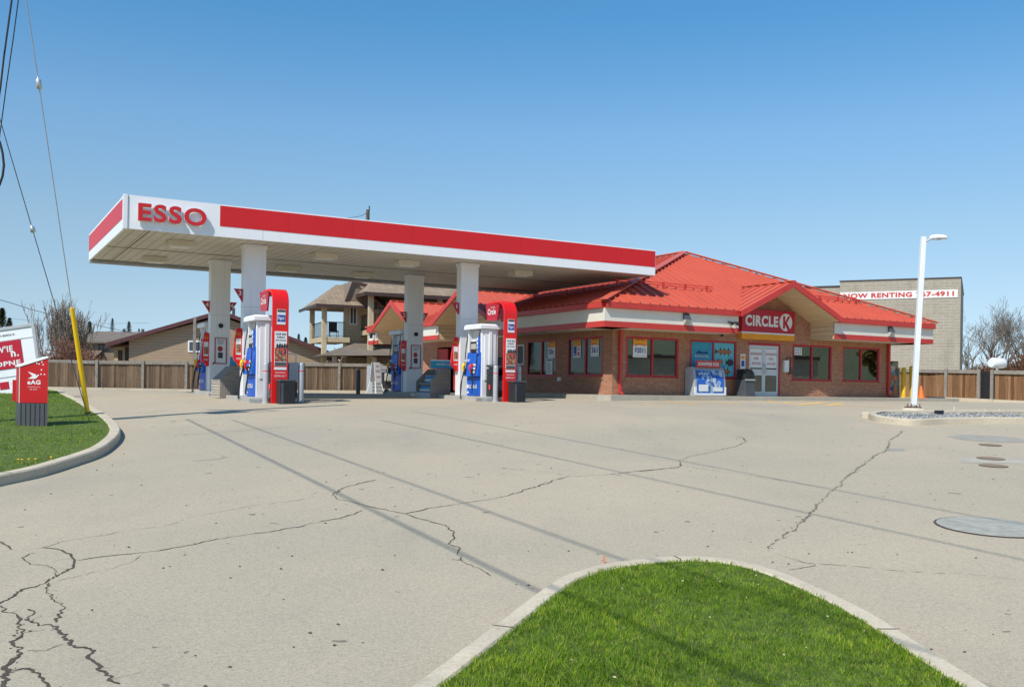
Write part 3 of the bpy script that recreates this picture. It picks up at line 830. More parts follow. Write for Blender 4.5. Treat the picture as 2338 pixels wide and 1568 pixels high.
# ================================================================ STORE
# local frame: x along the front, y back into the lot, z up from the pavement
ZS, ZH, ZSO, ZF, ZE = .70, 2.26, 2.49, 3.165, 3.38       # sill, window head, soffit, fascia top, eave
OVH = 1.32; OG = 1.46; DEEP = 20.6
RZ = 6.62; RUM = 7.95; RV0, RV1 = 5.34, 15.25
store = thing('convenience_store', 'brick convenience store with red metal hip roof, cream fascia and red window frames', 'shop', SO, TH)

def wall_with_openings(mb, length, opens, along, t=.25, z1=ZSO, m=0, back=False):
    """brick wall: along(s, depth, z) gives the point; opens = [(s0, s1, z0, z1)]"""
    def blk(s0, s1, za, zb):
        a = along(s0, 0); b = along(s1, t)
        x0, x1 = sorted((a[0], b[0])); y0, y1 = sorted((a[1], b[1]))
        if s1-s0 > .001 and zb-za > .001: mb.box(x0, x1, y0, y1, za, zb, m)
    s = 0
    for (a, b, za, zb) in opens:
        blk(s, a, -.15, z1); blk(a, b, -.15, za); blk(a, b, zb, z1); s = b
    blk(s, length, -.15, z1)
fo = [(.65, 3.23, ZS, ZH), (3.82, 6.31, ZS, ZH), (7.02, 8.72, 0.0, 2.2), (9.51, 11.95, ZS, ZH), (12.65, 15.09, ZS, ZH)]
lo = [(.60, 3.11, ZS, ZH), (3.93, 6.36, ZS, ZH)]
mb = MB()
wall_with_openings(mb, SL, fo, lambda s, d: (s, d))
wall_with_openings(mb, 7.3-.25, [(a-.25, b-.25, c, d) for a, b, c, d in lo], lambda s, d: (d, s+.25))
mb.box(0, .25, 7.3, 12.6, -.15, ZSO); mb.box(0, .25, 12.6, 15.5, 2.2, ZSO); mb.box(0, .25, 15.5, DEEP, -.15, ZSO)
mb.box(SL-.25, SL, .25, DEEP, -.15, ZSO); mb.box(.25, SL-.25, DEEP-.25, DEEP, -.15, ZSO)
# brick gable wall above the door
mb.prism([(5.15, 0.003, ZSO), (10.59, 0.003, ZSO), (10.59, .003, ZE-.1), (7.87, .003, 4.45), (5.15, .003, ZE-.1)], (0, .24, 0))
mb.build('wall', 'brick', store)
mb = MB()
s = 0
for a, b in ((0, 5.1), (10.7, SL)): MB().box(a+.003, b, -.006, 0, ZH+.045, ZSO-.002).build('brick_course', 'soldier', store)
pass
mb2 = MB(); mb2.box(-.006, 0, .003, 7.2, ZH+.045, ZSO-.002); mb2.build('brick_course', 'soldier', store)
for a, b, c, d in fo:
    if c > 0: MB().box(a-.05, b+.05, -.03, 0, ZS-.13, ZS-.02).build('brick_sill', 'soldier', store)
for a, b, c, d in lo: MB().box(-.03, 0, a-.05, b+.05, ZS-.13, ZS-.02).build('brick_sill', 'soldier', store)

def window(opening, side, glass='glassf', split=True):
    a, b, z0, z1 = opening
    mb = MB(); w = .085
    def bx(s0, s1, d0, d1, za, zb, m=0, t=mb):
        if side == 'f': t.box(s0, s1, d0, d1, za, zb, m)
        else: t.box(d0, d1, s0, s1, za, zb, m)
    bx(a, a+w, .0, .12, z0, z1); bx(b-w, b, .0, .12, z0, z1); bx(a+w, b-w, .0, .12, z0, z0+w); bx(a+w, b-w, .0, .12, z1-w, z1)
    c = (a+b)/2; bx(c-w*.5, c+w*.5, .005, .12, z0+w, z1-w)
    fr = mb.build('window', 'redtrim', store, bevel=.006)
    for s0, s1 in ((a+w, c-w*.5), (c+w*.5, b-w)):
        g = MB(); bx(s0, s1, .055, .065, z0+w, z1-w, 0, g); g.build('pane', glass, fr)
    g = MB(); bx(a-.04, b+.04, -.025, .0, z0-.03, z0+.012, 0, g); g.build('sill', 'redtrim', fr)
    return fr
window(fo[0], 'f'); window(fo[1], 'f'); window(fo[3], 'f'); window(fo[4], 'f')
window(lo[0], 'l', 'glass'); window(lo[1], 'l', 'glass')

# entrance: red head, two aluminium leaves
mb = MB(); mb.box(6.96, 8.78, -.02, .1, 2.14, 2.24); mb.box(8.72, 8.80, -.02, .1, 0, 2.14); mb.build('door_frame', 'redtrim', store, bevel=.005)
for i, (a, b) in enumerate(((7.02, 7.87), (7.875, 8.72))):
    mb = MB()
    mb.box(a, a+.09, .02, .08, 0, 2.14); mb.box(b-.09, b, .02, .08, 0, 2.14); mb.box(a+.09, b-.09, .02, .08, 2.02, 2.14)
    mb.box(a+.09, b-.09, .02, .08, 0, .2); mb.box(a+.09, b-.09, .02, .08, .88, 1.14)
    d = mb.build('door', 'alu', store, bevel=.005)
    g = MB(); g.box(a+.09, b-.09, .045, .055, .2, .88); g.box(a+.09, b-.09, .045, .055, 1.14, 2.02); g.build('pane', 'glassf', d)
    g = MB(); x = b-.045 if i == 0 else a+.045
    g.tube([(x, .02, .95), (x, -.05, .97), (x, -.05, 1.35), (x, .02, 1.37)], .014, 6); g.build('handle', 'silver', d)
    g = MB(); cx = (a+b)/2
    g.box(a+.1, b-.1, .03, .036, 1.2, 2.0, 0)
    w1 = ('ERXNORXRS', 'EWR', 'SXRVOXS') if i == 0 else ('RNORXTS', 'SXTG', 'XHXS')
    for k, wd in enumerate(w1): g.text(wd, (cx, .026, 1.78-k*.2), (1, 0, 0), (0, 0, 1), .1, 1, .02, width=(.62, .26, .5)[k])
    g.build('door_notice', [M['poster'], M['redtrim']], d)

# room behind the glass
mb = MB()
mb.box(.26, SL-.26, .26, 9, -.05, 0.01, 0); mb.box(.26, SL-.26, 8.9, 9, 0, ZSO, 0); mb.box(.26, SL-.26, .26, 9, ZSO-.02, ZSO, 0)
mb.build('interior', 'darkin', store)
for x0, x1, y, z in ((.9, 3.4, 2.2, 1.5), (9.4, 12.2, 1.6, 1.25), (12.9, 15.2, 1.3, 1.1), (4.2, 8, 4.5, 1.7), (9.5, 14.5, 5, 1.8)):
    mb = MB(); mb.box(x0, x1, y+.03, y+.5, .02, z, 0)
    for k in range(int(z/.36)): mb.box(x0+.05, x1-.05, y-.06, y+.03, .12+k*.36, .36+k*.36, 1); mb.box(x0, x1, y-.1, y+.03, .36+k*.36, .385+k*.36, 0)
    mb.build('shelf', ['intlight', 'mix'], store)
for (y0, y1, z) in ((.9, 2.8, 1.15), (4.2, 6.2, 1.3)):
    mb = MB()
    mb.box(1.2, 1.7, y0, y1, .02, z, 0)
    for k in range(3): mb.box(1.1, 1.2, y0+.05, y1-.05, .1+k*.36, .36+k*.36, 1)
    mb.build('shelf', ['intlight', 'mix'], store)

# ---- fascia, soffit, gutter along an outline, broken at the gables
GF = (5.15, 10.59)                   # gap for the entrance gable on the front
GL = ((7.26, 12.62), (15.5, 20.53))  # gaps on the left side
def eave_run(p, q, outn, mbw, mbr, mbg, mbs, wi):
    """p,q = ends on the fascia face line, outn = outward normal (x, y)"""
    p, q, o = Vector((*p, 0)), Vector((*q, 0)), Vector((*outn, 0))
    def slab(mb, d0, d1, z0, z1):
        a = p+o*d0; b = q+o*d0; c = q+o*d1; d = p+o*d1
        mb.prism([(v.x, v.y, z0) for v in (a, b, c, d)], (0, 0, z1-z0))
    slab(mbw, -.06, 0, ZSO+.205, ZF); slab(mbr, -.06, .012, ZSO-.01, ZSO+.205)
    slab(mbg, -.05, .14, ZF, ZF+.205)
    slab(mbs, -wi, -.06, ZSO, ZSO+.02)
fw, fr_, fg, fs_ = MB(), MB(), MB(), MB()
eave_run((-OVH, -OVH), (GF[0], -OVH), (0, -1), fw, fr_, fg, fs_, OVH)
eave_run((GF[1], -OVH), (SL+OVH, -OVH), (0, -1), fw, fr_, fg, fs_, OVH)
eave_run((-OVH, GL[0][0]), (-OVH, -OVH+.06), (-1, 0), fw, fr_, fg, fs_, OVH)
eave_run((-OVH, GL[1][0]), (-OVH, GL[0][1]), (-1, 0), fw, fr_, fg, fs_, OVH)
eave_run((-OVH, DEEP+OVH), (-OVH, GL[1][1]), (-1, 0), fw, fr_, fg, fs_, OVH)
eave_run((SL+OVH, -OVH+.06), (SL+OVH, DEEP+OVH), (1, 0), fw, fr_, fg, fs_, OVH)
eave_run((SL+OVH, DEEP+OVH), (-OVH, DEEP+OVH), (0, 1), fw, fr_, fg, fs_, OVH)
fw.build('fascia', 'cream', store); fr_.build('fascia_stripe', 'gutter', store)
fg.build('gutter', 'gutter', store, bevel=.012); fs_.build('soffit', 'soffitw', store)

# ---- roof
E0, E1 = -OG, SL+OG; D0, D1 = -OG, DEEP+OG
P00, P10, P11, P01 = Vector((E0, D0, ZE)), Vector((E1, D0, ZE)), Vector((E1, D1, ZE)), Vector((E0, D1, ZE))
R0, R1 = Vector((RUM, RV0, RZ)), Vector((RUM, RV1, RZ))
mb = MB()
_sf = (RZ-ZE)/(RV0-D0); _sl = (RZ-ZE)/(RUM-E0); BF = (4.70-ZE)/_sf; BL = (4.70-ZE)/_sl; ZA = 4.70
vf = [Vector((GF[1], D0, ZE)), Vector(((GF[0]+GF[1])/2, D0+BF, ZA)), Vector((GF[0], D0, ZE))]
mb.poly([P00, vf[2], vf[1], R0]); mb.poly([vf[0], P10, R0, vf[1]]); mb.poly([P10, P11, R1, R0]); mb.poly([P11, P01, R1])
lv = []
for a, b in GL: lv.append([Vector((E0, a, ZE)), Vector((E0+BL, (a+b)/2, ZA)), Vector((E0, b, ZE))])
mb.poly([P00, R0, lv[0][1], lv[0][0]]); mb.poly([R0, R1, lv[1][1], lv[0][1]]); mb.poly([lv[0][2], lv[0][1], lv[1][1], lv[1][0]]); mb.poly([P01, lv[1][2], lv[1][1], R1])
def notch(s, gaps, B):
    for a, b in gaps:
        if a < s < b: return B*(1-abs(s-(a+b)/2)/((b-a)/2))
    return 0
def z_front(y): return ZE+(y-D0)*(RZ-ZE)/(RV0-D0)
def z_left(x): return ZE+(x-E0)*(RZ-ZE)/(RUM-E0)
def seam(mb, a, b, h=.075, w=.045):
    a, b = Vector(a), Vector(b)
    if (b-a).length > .05: mb.bar(a+Vector((0, 0, h*.4)), b+Vector((0, 0, h*.4)), w, h)
SEAM = .46
x = E0+.25
while x < E1:                                   # front slope
    yb = D0+(RV0-D0)*((x-E0)/(RUM-E0) if x < RUM else (E1-x)/(E1-RUM))
    k = D0+notch(x, [GF], BF)
    yb -= .13
    if yb > k: seam(mb, (x, k, z_front(k)), (x, yb, z_front(yb)))
    x += SEAM
y = D0+.25
while y < D1:                                   # left and right slopes
    t = min(1, (y-D0)/(RV0-D0), (D1-y)/(D1-RV1)); xb = E0+(RUM-E0)*t-.13; k = E0+notch(y, GL, BL)
    if xb > k: seam(mb, (k, y, z_left(k)), (xb, y, z_left(xb)))
    seam(mb, (E1, y, ZE), (E1-(E1-RUM)*t, y, z_left(xb))); y += SEAM
x = E0+.25
while x < E1:
    t = (x-E0)/(RUM-E0) if x < RUM else (E1-x)/(E1-RUM); yb = D1-(D1-RV1)*t
    seam(mb, (x, D1, ZE), (x, yb, ZE+(RZ-ZE)*t)); x += SEAM
rf = mb.build('roof', 'roof', store)
mb = MB()
for a, b in ((P00, R0), (P10, R0), (P01, R1), (P11, R1), (R0, R1)):
    a2 = a+Vector((0, 0, .085)); b2 = b+Vector((0, 0, .085)); mb.bar(a2, b2, .3, .05)
mb.build('ridge_cap', 'roof', rf, bevel=.01)
# snow guards
def guard(mb, a, b):
    a, b = Vector(a), Vector(b); n = max(2, int((b-a).length/1.25)); k1 = Vector((0, 0, .13)); k2 = Vector((0, 0, .22))
    mb.tube([a+k1, b+k1], .017, 5); mb.tube([a+k2, b+k2], .017, 5)
    for i in range(n+1):
        p = a.lerp(b, (i+.3)/(n+.6)); mb.box(p.x-.03, p.x+.03, p.y-.03, p.y+.03, p.z, p.z+.26)
mb = MB(); gy = .35
guard(mb, (.1, gy, z_front(gy)), (5.3, gy, z_front(gy))); mb.build('snow_guard', 'gutter', rf)
mb = MB(); guard(mb, (10.0, gy, z_front(gy)), (14.2, gy, z_front(gy))); mb.build('snow_guard', 'gutter', rf)
gx = .6; mb = MB()
guard(mb, (gx, 1.2, z_left(gx)), (gx, 7.2, z_left(gx))); mb.build('snow_guard', 'gutter', rf); mb = MB(); guard(mb, (gx, 12.6, z_left(gx)), (gx, 15.4, z_left(gx)))
mb.build('snow_guard', 'gutter', rf)

# ---- cross gables: (front one faces -y, left ones face -x)
def gable(c0, c1, tolocal, slope_main, name='gable_roof'):
    """c0,c1 = foot positions along the eave; tolocal(s, d, z): s along the eave, d inward from the eave edge"""
    L = tolocal; cm = (c0+c1)/2; za = 4.70; zb = ZE+.02
    back = (za-ZE)/slope_main + .12
    lip = -.16
    top = [L(cm, lip, za), L(cm, back, za)]
    mb = MB()
    for c in (c0, c1):
        e = c + (-.10 if c == c0 else .10)
        ze = zb - .10*(za-zb)/(cm-c0)
        mb.poly([L(e, lip, ze), L(cm, lip, za), L(cm, back, za), L(c, .25, zb+.03), L(e, .0, ze)])
        # seams on the gable slope (run down from its ridge)
        d = .15
        while d < back:
            frac = max(0, min(1, 1-(d-.1)/(back-.1))); s1 = cm+(c-cm)*min(1, frac+.02)
            z1_ = za+(zb-za)*abs(s1-cm)/abs(c-cm)
            seam(mb, L(cm, d, za), L(s1, d, z1_)); d += SEAM
    g = mb.build(name, 'roof', store)
    mb = MB(); mb.bar(Vector(L(cm, lip, za+.03)), Vector(L(cm, back, za+.03)), .24, .04); mb.build('ridge_cap', 'roof', g)
    # red rake boards
    mb = MB()
    for c in (c0, c1):
        e = c + (-.12 if c == c0 else .12); ze = zb-.12*(za-zb)/(cm-c0)
        a = [L(cm, lip-.03, za+.035), L(e, lip-.03, ze+.035), L(e, lip-.03, ze-.19), L(cm, lip-.03, za-.235)]
        nrm = Vector(L(cm, 1, 0))-Vector(L(cm, 0, 0))
        mb.prism(a, nrm*.07)
    mb.build('rake_board', 'gutter', g)
    # beige undersides, returns
    mb = MB()
    for c in (c0, c1):
        mb.poly([L(c, lip+.04, zb-.2), L(cm, lip+.04, za-.2), L(cm, OG, za-.2), L(c, OG, zb-.2)])
        mb.poly([L(c, .14, ZSO-.005), L(c, OG, ZSO-.005), L(c, OG, zb-.19), L(c, .14, zb-.19)])
    mb.build('gable_lining', 'beige', g)
    return g
sF = (RZ-ZE)/(RV0-D0); sLft = (RZ-ZE)/(RUM-E0)
gable(GF[0], GF[1], lambda s, d, z: (s, D0+d, z), sF)
gable(GL[0][0], GL[0][1], lambda s, d, z: (E0+d, s, z), sLft)
gable(GL[1][0], GL[1][1], lambda s, d, z: (E0+d, s, z), sLft)
# left gables: siding above, red door and posts below
for a, b in GL:
    mb = MB()
    mb.prism([(-.003, a, ZSO), (-.003, b, ZSO), (-.003, b, ZE-.1), (-.003, (a+b)/2, 4.5), (-.003, a, ZE-.1)], (.24, 0, 0)); mb.build('gable_wall', 'beige', store)
mb = MB(); mb.box(.02, .1, 12.7, 13.6, 0, 2.1); mb.box(.02, .1, 14.3, 15.4, 0, 2.1); mb.build('side_door', 'redtrim', store)

# downpipes
for x, y in ((.32, -.09), (15.62, -.09)):
    mb = MB(); mb.box(x-.055, x+.055, y-.05, y+.05, .12, ZSO); mb.prism([(x-.055, y-.05, .12), (x+.055, y-.05, .12), (x+.055, y-.22, .02), (x-.055, y-.22, .02)], (0, .08, 0))
    for z in (.6, 1.7): mb.box(x-.09, x+.09, y+.02, y+.088, z, z+.04)
    mb.build('downpipe', 'gutter', store, bevel=.008)
# wall lamps on the fascia
for x in (2.45, 14.1):
    mb = MB(); y = -OVH
    mb.prism([(x-.13, y, ZF-.02), (x-.13, y-.05, ZF-.02), (x-.13, y-.2, ZF-.26), (x-.13, y, ZF-.26)], (.26, 0, 0), 0)
    l = mb.build('wall_lamp', 'dgrey', store, bevel=.01)
    mb = MB(); mb.prism([(x-.12, y, ZF-.262), (x-.12, y-.19, ZF-.262), (x-.12, y-.09, ZF-.44), (x-.12, y, ZF-.44)], (.24, 0, 0), 0); mb.build('lens', 'intlight', l)
mb = MB(); y = 19.9+1.0; mb.box(-OVH-.25, -OVH, y, y+.12, ZF-.12, ZF-.06, 0); mb.box(-OVH-.28, -OVH-.15, y-.02, y+.14, ZF-.35, ZF-.1, 0); mb.build('wall_lamp', 'dark', store)
# twin floodlights beside the gable
for x in (4.62, 4.92):
    mb = MB(); mb.tube([(x, -OVH, ZF-.25), (x, -OVH-.09, ZF-.27)], .03, 8)
    mb.tube([(x, -OVH-.06, ZF-.25), (x, -OVH-.14, ZF-.28), (x-.01, -OVH-.24, ZF-.33)], [.03, .06, .075], 12); mb.build('floodlight', 'dark', store)
# vent fixtures, sockets on the wall
mb = MB(); mb.lathe([(.02, 0), (.07, .02), (.07, .06), (.05, .09)], 5.05, -.5, 12, cz=ZSO-.1); mb.build('camera_dome', 'dark', store)
mb = MB(); mb.box(-.09, 0, 3.55, 3.75, .5, .66); mb.build('meter_box', 'poster', store, bevel=.01)

# ---- shop sign (hangs in the gable)
mb = MB()
xa, xb, y0, y1 = 6.36, 9.38, -.24, -.01; za, zb = 2.37, 3.62
sg = thing('shop_sign', 'dark red shop sign reading CIRCLE K with a white and orange band below', 'sign', SO + U3*((xa+xb)/2) + V3*y1 + Z3*za, TH)
hw = (xb-xa)/2
MB().box(-hw, hw, y0-y1, 0, .30, zb-za, 0).build('sign_box', 'signred', sg, bevel=.01)
MB().box(-hw, hw, y0-y1, 0, .24, .298, 0).box(-hw, hw, y0-y1-.004, 0, .235, .262, 0).build('white_band', 'poster', sg)
MB().box(-hw, hw, y0-y1, 0, 0, .238, 0).build('orange_band', 'gold', sg)
mb = MB(); zc = .30+(zb-za-.30)*.5; yy = y0-y1-.006
mb.text('CIRCLE', (-.41, yy, zc), (1, 0, 0), (0, 0, 1), .46, 0, .045, .012, width=1.86)
mb.build('sign_letters', 'poster', sg)
mb = MB(); r = .37; n = 40; cx = .98; yd = yy-.004
mb.prism([(cx+r*math.cos(t*2*math.pi/n), yd, zc+r*math.sin(t*2*math.pi/n)) for t in range(n)], (0, .012, 0), 0)
k = yd-.004
for pts in ([(-.17, -.27), (-.05, -.27), (-.05, .27), (-.17, .27)], [(-.05, .02), (.12, .27), (.26, .27), (.05, -.02), (.27, -.3), (.12, -.36), (-.05, -.1)], [(.12, -.36), (.27, -.3), (.24, -.36), (.16, -.4)]):
    mb.poly([(cx+a*1.0, k, zc+b) for a, b in pts], 1)
mb.build('sign_emblem', ['poster', 'signred'], sg)

# ---- posters in the windows (each a thing)
def poster(label, side, s0, s1, z0, z1, paint, mats, group='price posters in the shop windows', name='poster', d=.035):
    rz = TH if side == 'f' else TH-math.pi/2
    c = (s0+s1)/2; o = sw(c, d, z0) if side == 'f' else sw(d, c, z0)
    t = MB(); w = (s1-s0)/2; t.box(-w, w, 0, .006, 0, z1-z0, 0)
    paint(t, w, z1-z0)
    p = solo(t, name, mats, label, 'poster', o, rz, group); return p
def pr(word, big=.3, top='WXRN DEAL', col=3):
    def f(t, w, h):
        t.box(-w, w, -.003, 0, h*.6, h, 1)
        t.text(top, (0, -.006, h*.88), (1, 0, 0), (0, 0, 1), h*.06, 2, .02, width=w*1.4)
        n = 10; t.poly([(w*.75*math.cos(math.pi*k/n), -.005, h*.56+h*.12*math.sin(math.pi*k/n)) for k in range(n+1)], 4)
        t.poly([(w*.6*math.cos(math.pi*k/n), -.007, h*.56+h*.06*math.sin(math.pi*k/n)) for k in range(n+1)], 0)
        t.text(word, (0, -.008, h*.33), (1, 0, 0), (0, 0, 1), h*big, col, .03, width=w*1.5)
        t.text('xxxxxxxxx', (0, -.006, h*.08), (1, 0, 0), (0, 0, 1), h*.025, 2, .0, width=w*1.5)
    return f
PM = ['poster', 'gold', 'ink', 'bluei', 'gutter', 'cyan']
poster('orange and white price poster reading $2011 in the corner window', 'f', 1.0, 1.68, ZS+.76, ZH-.02, pr('$2011'), PM)
poster('orange and white price poster reading 361 nearest the brick corner', 'l', .95, 1.5, ZS+.78, ZH-.02, pr('361'), PM)
def ph(t, w, h):
    t.box(-w, w, -.003, 0, h*.62, h, 1); t.text('TAX LAXS', (0, -.006, h*.88), (1, 0, 0), (0, 0, 1), h*.05, 2, .02, width=w*1.4)
    t.box(-w*.85, -.02, -.005, 0, h*.2, h*.6, 3); t.poly([(w*.45+w*.3*math.cos(k), -.006, h*.2+w*.3*math.sin(k)) for k in np.linspace(0, 6.1, 14)], 4)
    t.text('A', (w*.45, -.006, h*.45), (1, 0, 0), (0, 0, 1), h*.2, 4, .03)
    t.box(-w*.85, -.02, -.006, 0, h*.08, h*.18, 5)
poster('orange and white poster with blue panel and red dot, left half of the second window', 'l', 2.2, 2.75, ZS+.76, ZH-.05, ph, PM)
def ph2(t, w, h):
    t.box(-w, w, -.003, 0, h*.6, h, 1); t.text('SXIRXE', (0, -.006, h*.88), (1, 0, 0), (0, 0, 1), h*.05, 2, .02, width=w*1.3)
    t.text('50c', (0, -.006, h*.35), (1, 0, 0), (0, 0, 1), h*.3, 3, .03, width=w*1.4)
poster('orange and white poster with violet figures, right half of the far left window', 'l', 4.1, 4.68, ZS+.78, ZH-.05, ph2, ['poster', 'gold', 'ink', 'purple'])
def notice(t, w, h):
    t.box(-w*.8, w*.8, -.003, 0, h*.85, h*.95, 1)
    for k in range(7): t.box(-w*.8, w*random.uniform(.2, .8), -.003, 0, h*(.1+.1*k), h*(.13+.1*k), 1)
poster('pale green printed notice under the violet figure poster', 'l', 4.3, 4.82, ZS+.08, ZS+.76, notice, ['poster', 'dgrey'])
def sixup(t, w, h):
    for i in range(3):
        for j in range(2): t.box(-w*.85+i*w*.6, -w*.4+i*w*.6, -.003, 0, h*(.1+.45*j), h*(.45+.45*j), 1)
poster('white sheet with small pictures in the window right of the door', 'f', 9.68, 10.12, ZS+1.1, ZS+1.42, sixup, ['poster', 'grey'])
def smallp(t, w, h):
    t.box(-w*.7, w*.7, -.003, 0, h*.68, h*.9, 1); t.box(-w*.6, w*.6, -.003, 0, h*.25, h*.6, 2)
poster('narrow white poster on the brick left of the door', 'f', 6.52, 6.8, 1.06, 1.75, smallp, ['poster', 'gold', 'bluei'], d=-.012)
# aqua window pictures
def fishes(t, w, h):
    for cx, cz, L, H, m in ((.05, .74, .95, .09, 1), (-.45, .44, .5, .08, 1), (.62, .42, .45, .13, 2), (.05, .14, .8, .1, 1), (-.1, .3, .3, .04, 3)):
        pts = []; n = 12
        for k in range(n): a = 2*math.pi*k/n; pts.append((w*(cx+L*math.cos(a)*.8), h*(cz+H*math.sin(a)*.8)))
        t.poly([(a, -.004, b) for a, b in pts], m)
        for fx in (-.5, -.1, .35):
            t.poly([(w*(cx+L*fx), -.005, h*(cz+H*.5)), (w*(cx+L*(fx+.18)), -.005, h*(cz+H*.5)), (w*(cx+L*(fx+.02)), -.005, h*(cz+H*1.6))], 2)
            t.poly([(w*(cx+L*fx), -.005, h*(cz-H*.4)), (w*(cx+L*(fx+.1)), -.005, h*(cz-H*1.5)), (w*(cx+L*(fx+.16)), -.005, h*(cz-H*.4))], 2)
        t.poly([(w*(cx-L*.7), -.006, h*cz), (w*(cx-L*1.0), -.006, h*(cz+H*.9)), (w*(cx-L*1.0), -.006, h*(cz-H*.9))], 2)
def aq(t, w, h):
    t.text('PAPUUATIA', (0, -.006, h*.58), (1, 0, 0), (0, 0, 1), h*.07, 1, .02, width=w*1.3)
    t.text('ESTER AURTI', (0, -.006, h*.45), (1, 0, 0), (0, 0, 1), h*.055, 1, .0, width=w*1.2)
    t.poly([(-w*.6, -.004, h*.66), (w*.6, -.004, h*.66), (w*.5, -.004, h*.74), (w*.1, -.004, h*.7), (-w*.3, -.004, h*.76), (-w*.5, -.004, h*.7)], 2)
poster('aqua blue window picture with two lines of white lettering', 'f', 3.92, 5.02, ZS+.1, ZH-.1, aq, ['cyan', 'poster', 'dblue'], 'aqua pictures covering the window by the ice box')
poster('pale aqua window picture with brown fish', 'f', 5.11, 6.2, ZS+.1, ZH-.1, fishes, ['ltcyan', 'fishbrown', 'ink', 'cyan'], 'aqua pictures covering the window by the ice box')
# things on and at the front wall
mb = MB(); mb.box(-.13, .13, -.12, 0, 0, .5, 0); mb.box(.2, .42, -.08, 0, -.1, .12, 1); mb.tube([(.05, -.05, .5), (.1, -.05, .62), (.55, -.04, .6)], .025, 6, 1); mb.box(.3, .36, -.03, 0, .1, .6, 1)
solo(mb, 'wall_phone', ['poster', 'iron'], 'small white box and rusty fittings on the brick right of the door', 'wall box', sw(9.08, 0, 1.05), TH, bevel=.01)

# ice box
ice = thing('ice_box', 'slant fronted outdoor ice box with blue printed glass doors and red header', 'ice box', sw(4.36, -.62, 0), TH)
ice.scale = (.86, 1, .9)
prof = [(-.0, 0), (.58, 0), (.58, 1.25), (.22, 1.28), (.1, 1.15), (.02, .75), (0, .35)]
mb = MB()
mb.prism([(-.95, y-.0, z) for y, z in prof], (1.9, 0, 0), 0)
mb.build('cabinet', 'grey', ice, bevel=.015)
mb = MB()
front = [(-.012, .12), (-.012, .36), (.008, .74), (.09, 1.13)]
for s0, s1 in ((-.82, -.03), (.03, .82)):
    for i in range(3):
        (a, z0), (b, z1) = front[i], front[i+1]
        mb.poly([(s0, a-.012, z0), (s1, a-.012, z0), (s1, b-.012, z1), (s0, b-.012, z1)], 0)
mb.text('GRAB & GO', (-.42, -.0, .98), (1, 0, 0), (0, .2, 1), .09, 1, .03, width=.6)
mb.text('ICE ICE', (.42, -.0, .98), (1, 0, 0), (0, .2, 1), .09, 1, .03, width=.55)
mb.box(-.72, -.15, -.036, -.03, .2, .5, 1); mb.box(.15, .72, -.036, -.03, .2, .38, 1)
mb.build('glass_door', ['iceart', 'poster'], ice)
mb = MB(); mb.box(-.95, -.84, -.03, .02, .04, .4); mb.box(.84, .95, -.03, .02, .04, .4); mb.box(-.95, .95, -.035, .02, .03, .12); mb.build('trim', 'white', ice)
mb = MB(); mb.box(-.72, .72, .12, .16, 1.26, 1.56, 0); mb.text('SCMAFFEEB DOIS', (0, .112, 1.41), (1, 0, 0), (0, 0, 1), .15, 1, .03, width=1.25); mb.build('header', ['gutter', 'poster'], ice)

def litter_bin(loc, label, rz=TH):
    r = thing('litter_bin', label, 'bin', loc, rz)
    mb = MB(); mb.prism([(-.28, -.3, 0), (.28, -.3, 0), (.25, -.24, .68), (-.25, -.24, .68)], (0, .55, 0), 0); mb.build('body', 'dgrey', r, bevel=.02)
    mb = MB(); mb.box(-.26, .26, -.26, .26, .68, .95, 0); mb.prism([(-.26, -.26, .95), (-.26, .26, .95), (-.26, .26, 1.08), (-.26, -.1, 1.12)], (.52, 0, 0), 0); mb.build('hood', 'dark', r, bevel=.03)
    mb = MB(); mb.box(-.18, .18, -.275, -.262, .74, .92, 0); mb.build('opening', 'rubber', r)
    mb = MB(); mb.box(-.27, .27, -.29, -.25, .64, .7, 0); mb.build('liner', 'silver', r)
    return r
litter_bin(sw(6.3, -.55, 0), 'dark litter bin with hood and shiny liner beside the shop door')

# rack with goods at the right end
rk_ = thing('display_rack', 'tall green display rack with yellow and orange goods at the right end of the shop', 'display rack', sw(16.35, .3, -.05), TH)
mb = MB(); mb.box(-.3, .3, -.1, .25, 0, 1.75, 0); mb.build('frame', 'conifer', rk_)
mb = MB(); mb.box(-.27, .27, -.125, -.1, .08, 1.7, 0); mb.build('goods', 'books', rk_)
mb = MB(); mb.box(.34, .42, -.12, .25, 0, 1.45, 0); mb.build('side_panel', 'beige', rk_)

# ================================================================ CANOPY
canopy = thing('fuel_canopy', 'flat white and red filling station canopy on four white columns reading ESSO', 'canopy', CO, TH)
mb = MB(); T = .06
mb.box(0, CL, 0, T, CB, CT, 0); mb.box(0, CL, CW-T, CW, CB, CT, 0); mb.box(0, T, T, CW-T, CB, CT, 0); mb.box(CL-T, CL, T, CW-T, CB, CT, 0)
mb.build('fascia', 'whitefas', canopy, bevel=.004)
mb = MB(); mb.box(T, CL-T, T, CW-T, CT-.25, CT-.2, 0); mb.build('deck', 'grey', canopy)
HF = CT-CB
UR = (onplane(502.5, 490, CO, V3)-CO).dot(U3)
mb = MB(); mb.box(UR, CL-.02, -.008, 0, CB+HF*.33, CT-.035, 0); mb.box(-.008, 0, .16, CW-.05, CB+HF*.33, CT-.07, 0)
mb.build('red_band', 'redfas', canopy)
mb = MB()
for x in np.arange(UR+2.05, CL, 2.05): mb.box(x-.004, x+.004, -.011, -.0075, CB+HF*.33, CT-.035, 0)
mb.box(.1, .106, -.006, -.001, CB, CT, 1); mb.box(3.9, 3.905, -.006, -.001, CB, CB+HF*.33, 1)
mb.build('seams', ['signred', 'grey'], canopy)
mb = MB(); mb.box(-.03, .09, -.03, .12, CB-.01, CT+.012, 0); mb.build('corner_post', 'white', canopy, bevel=.006)
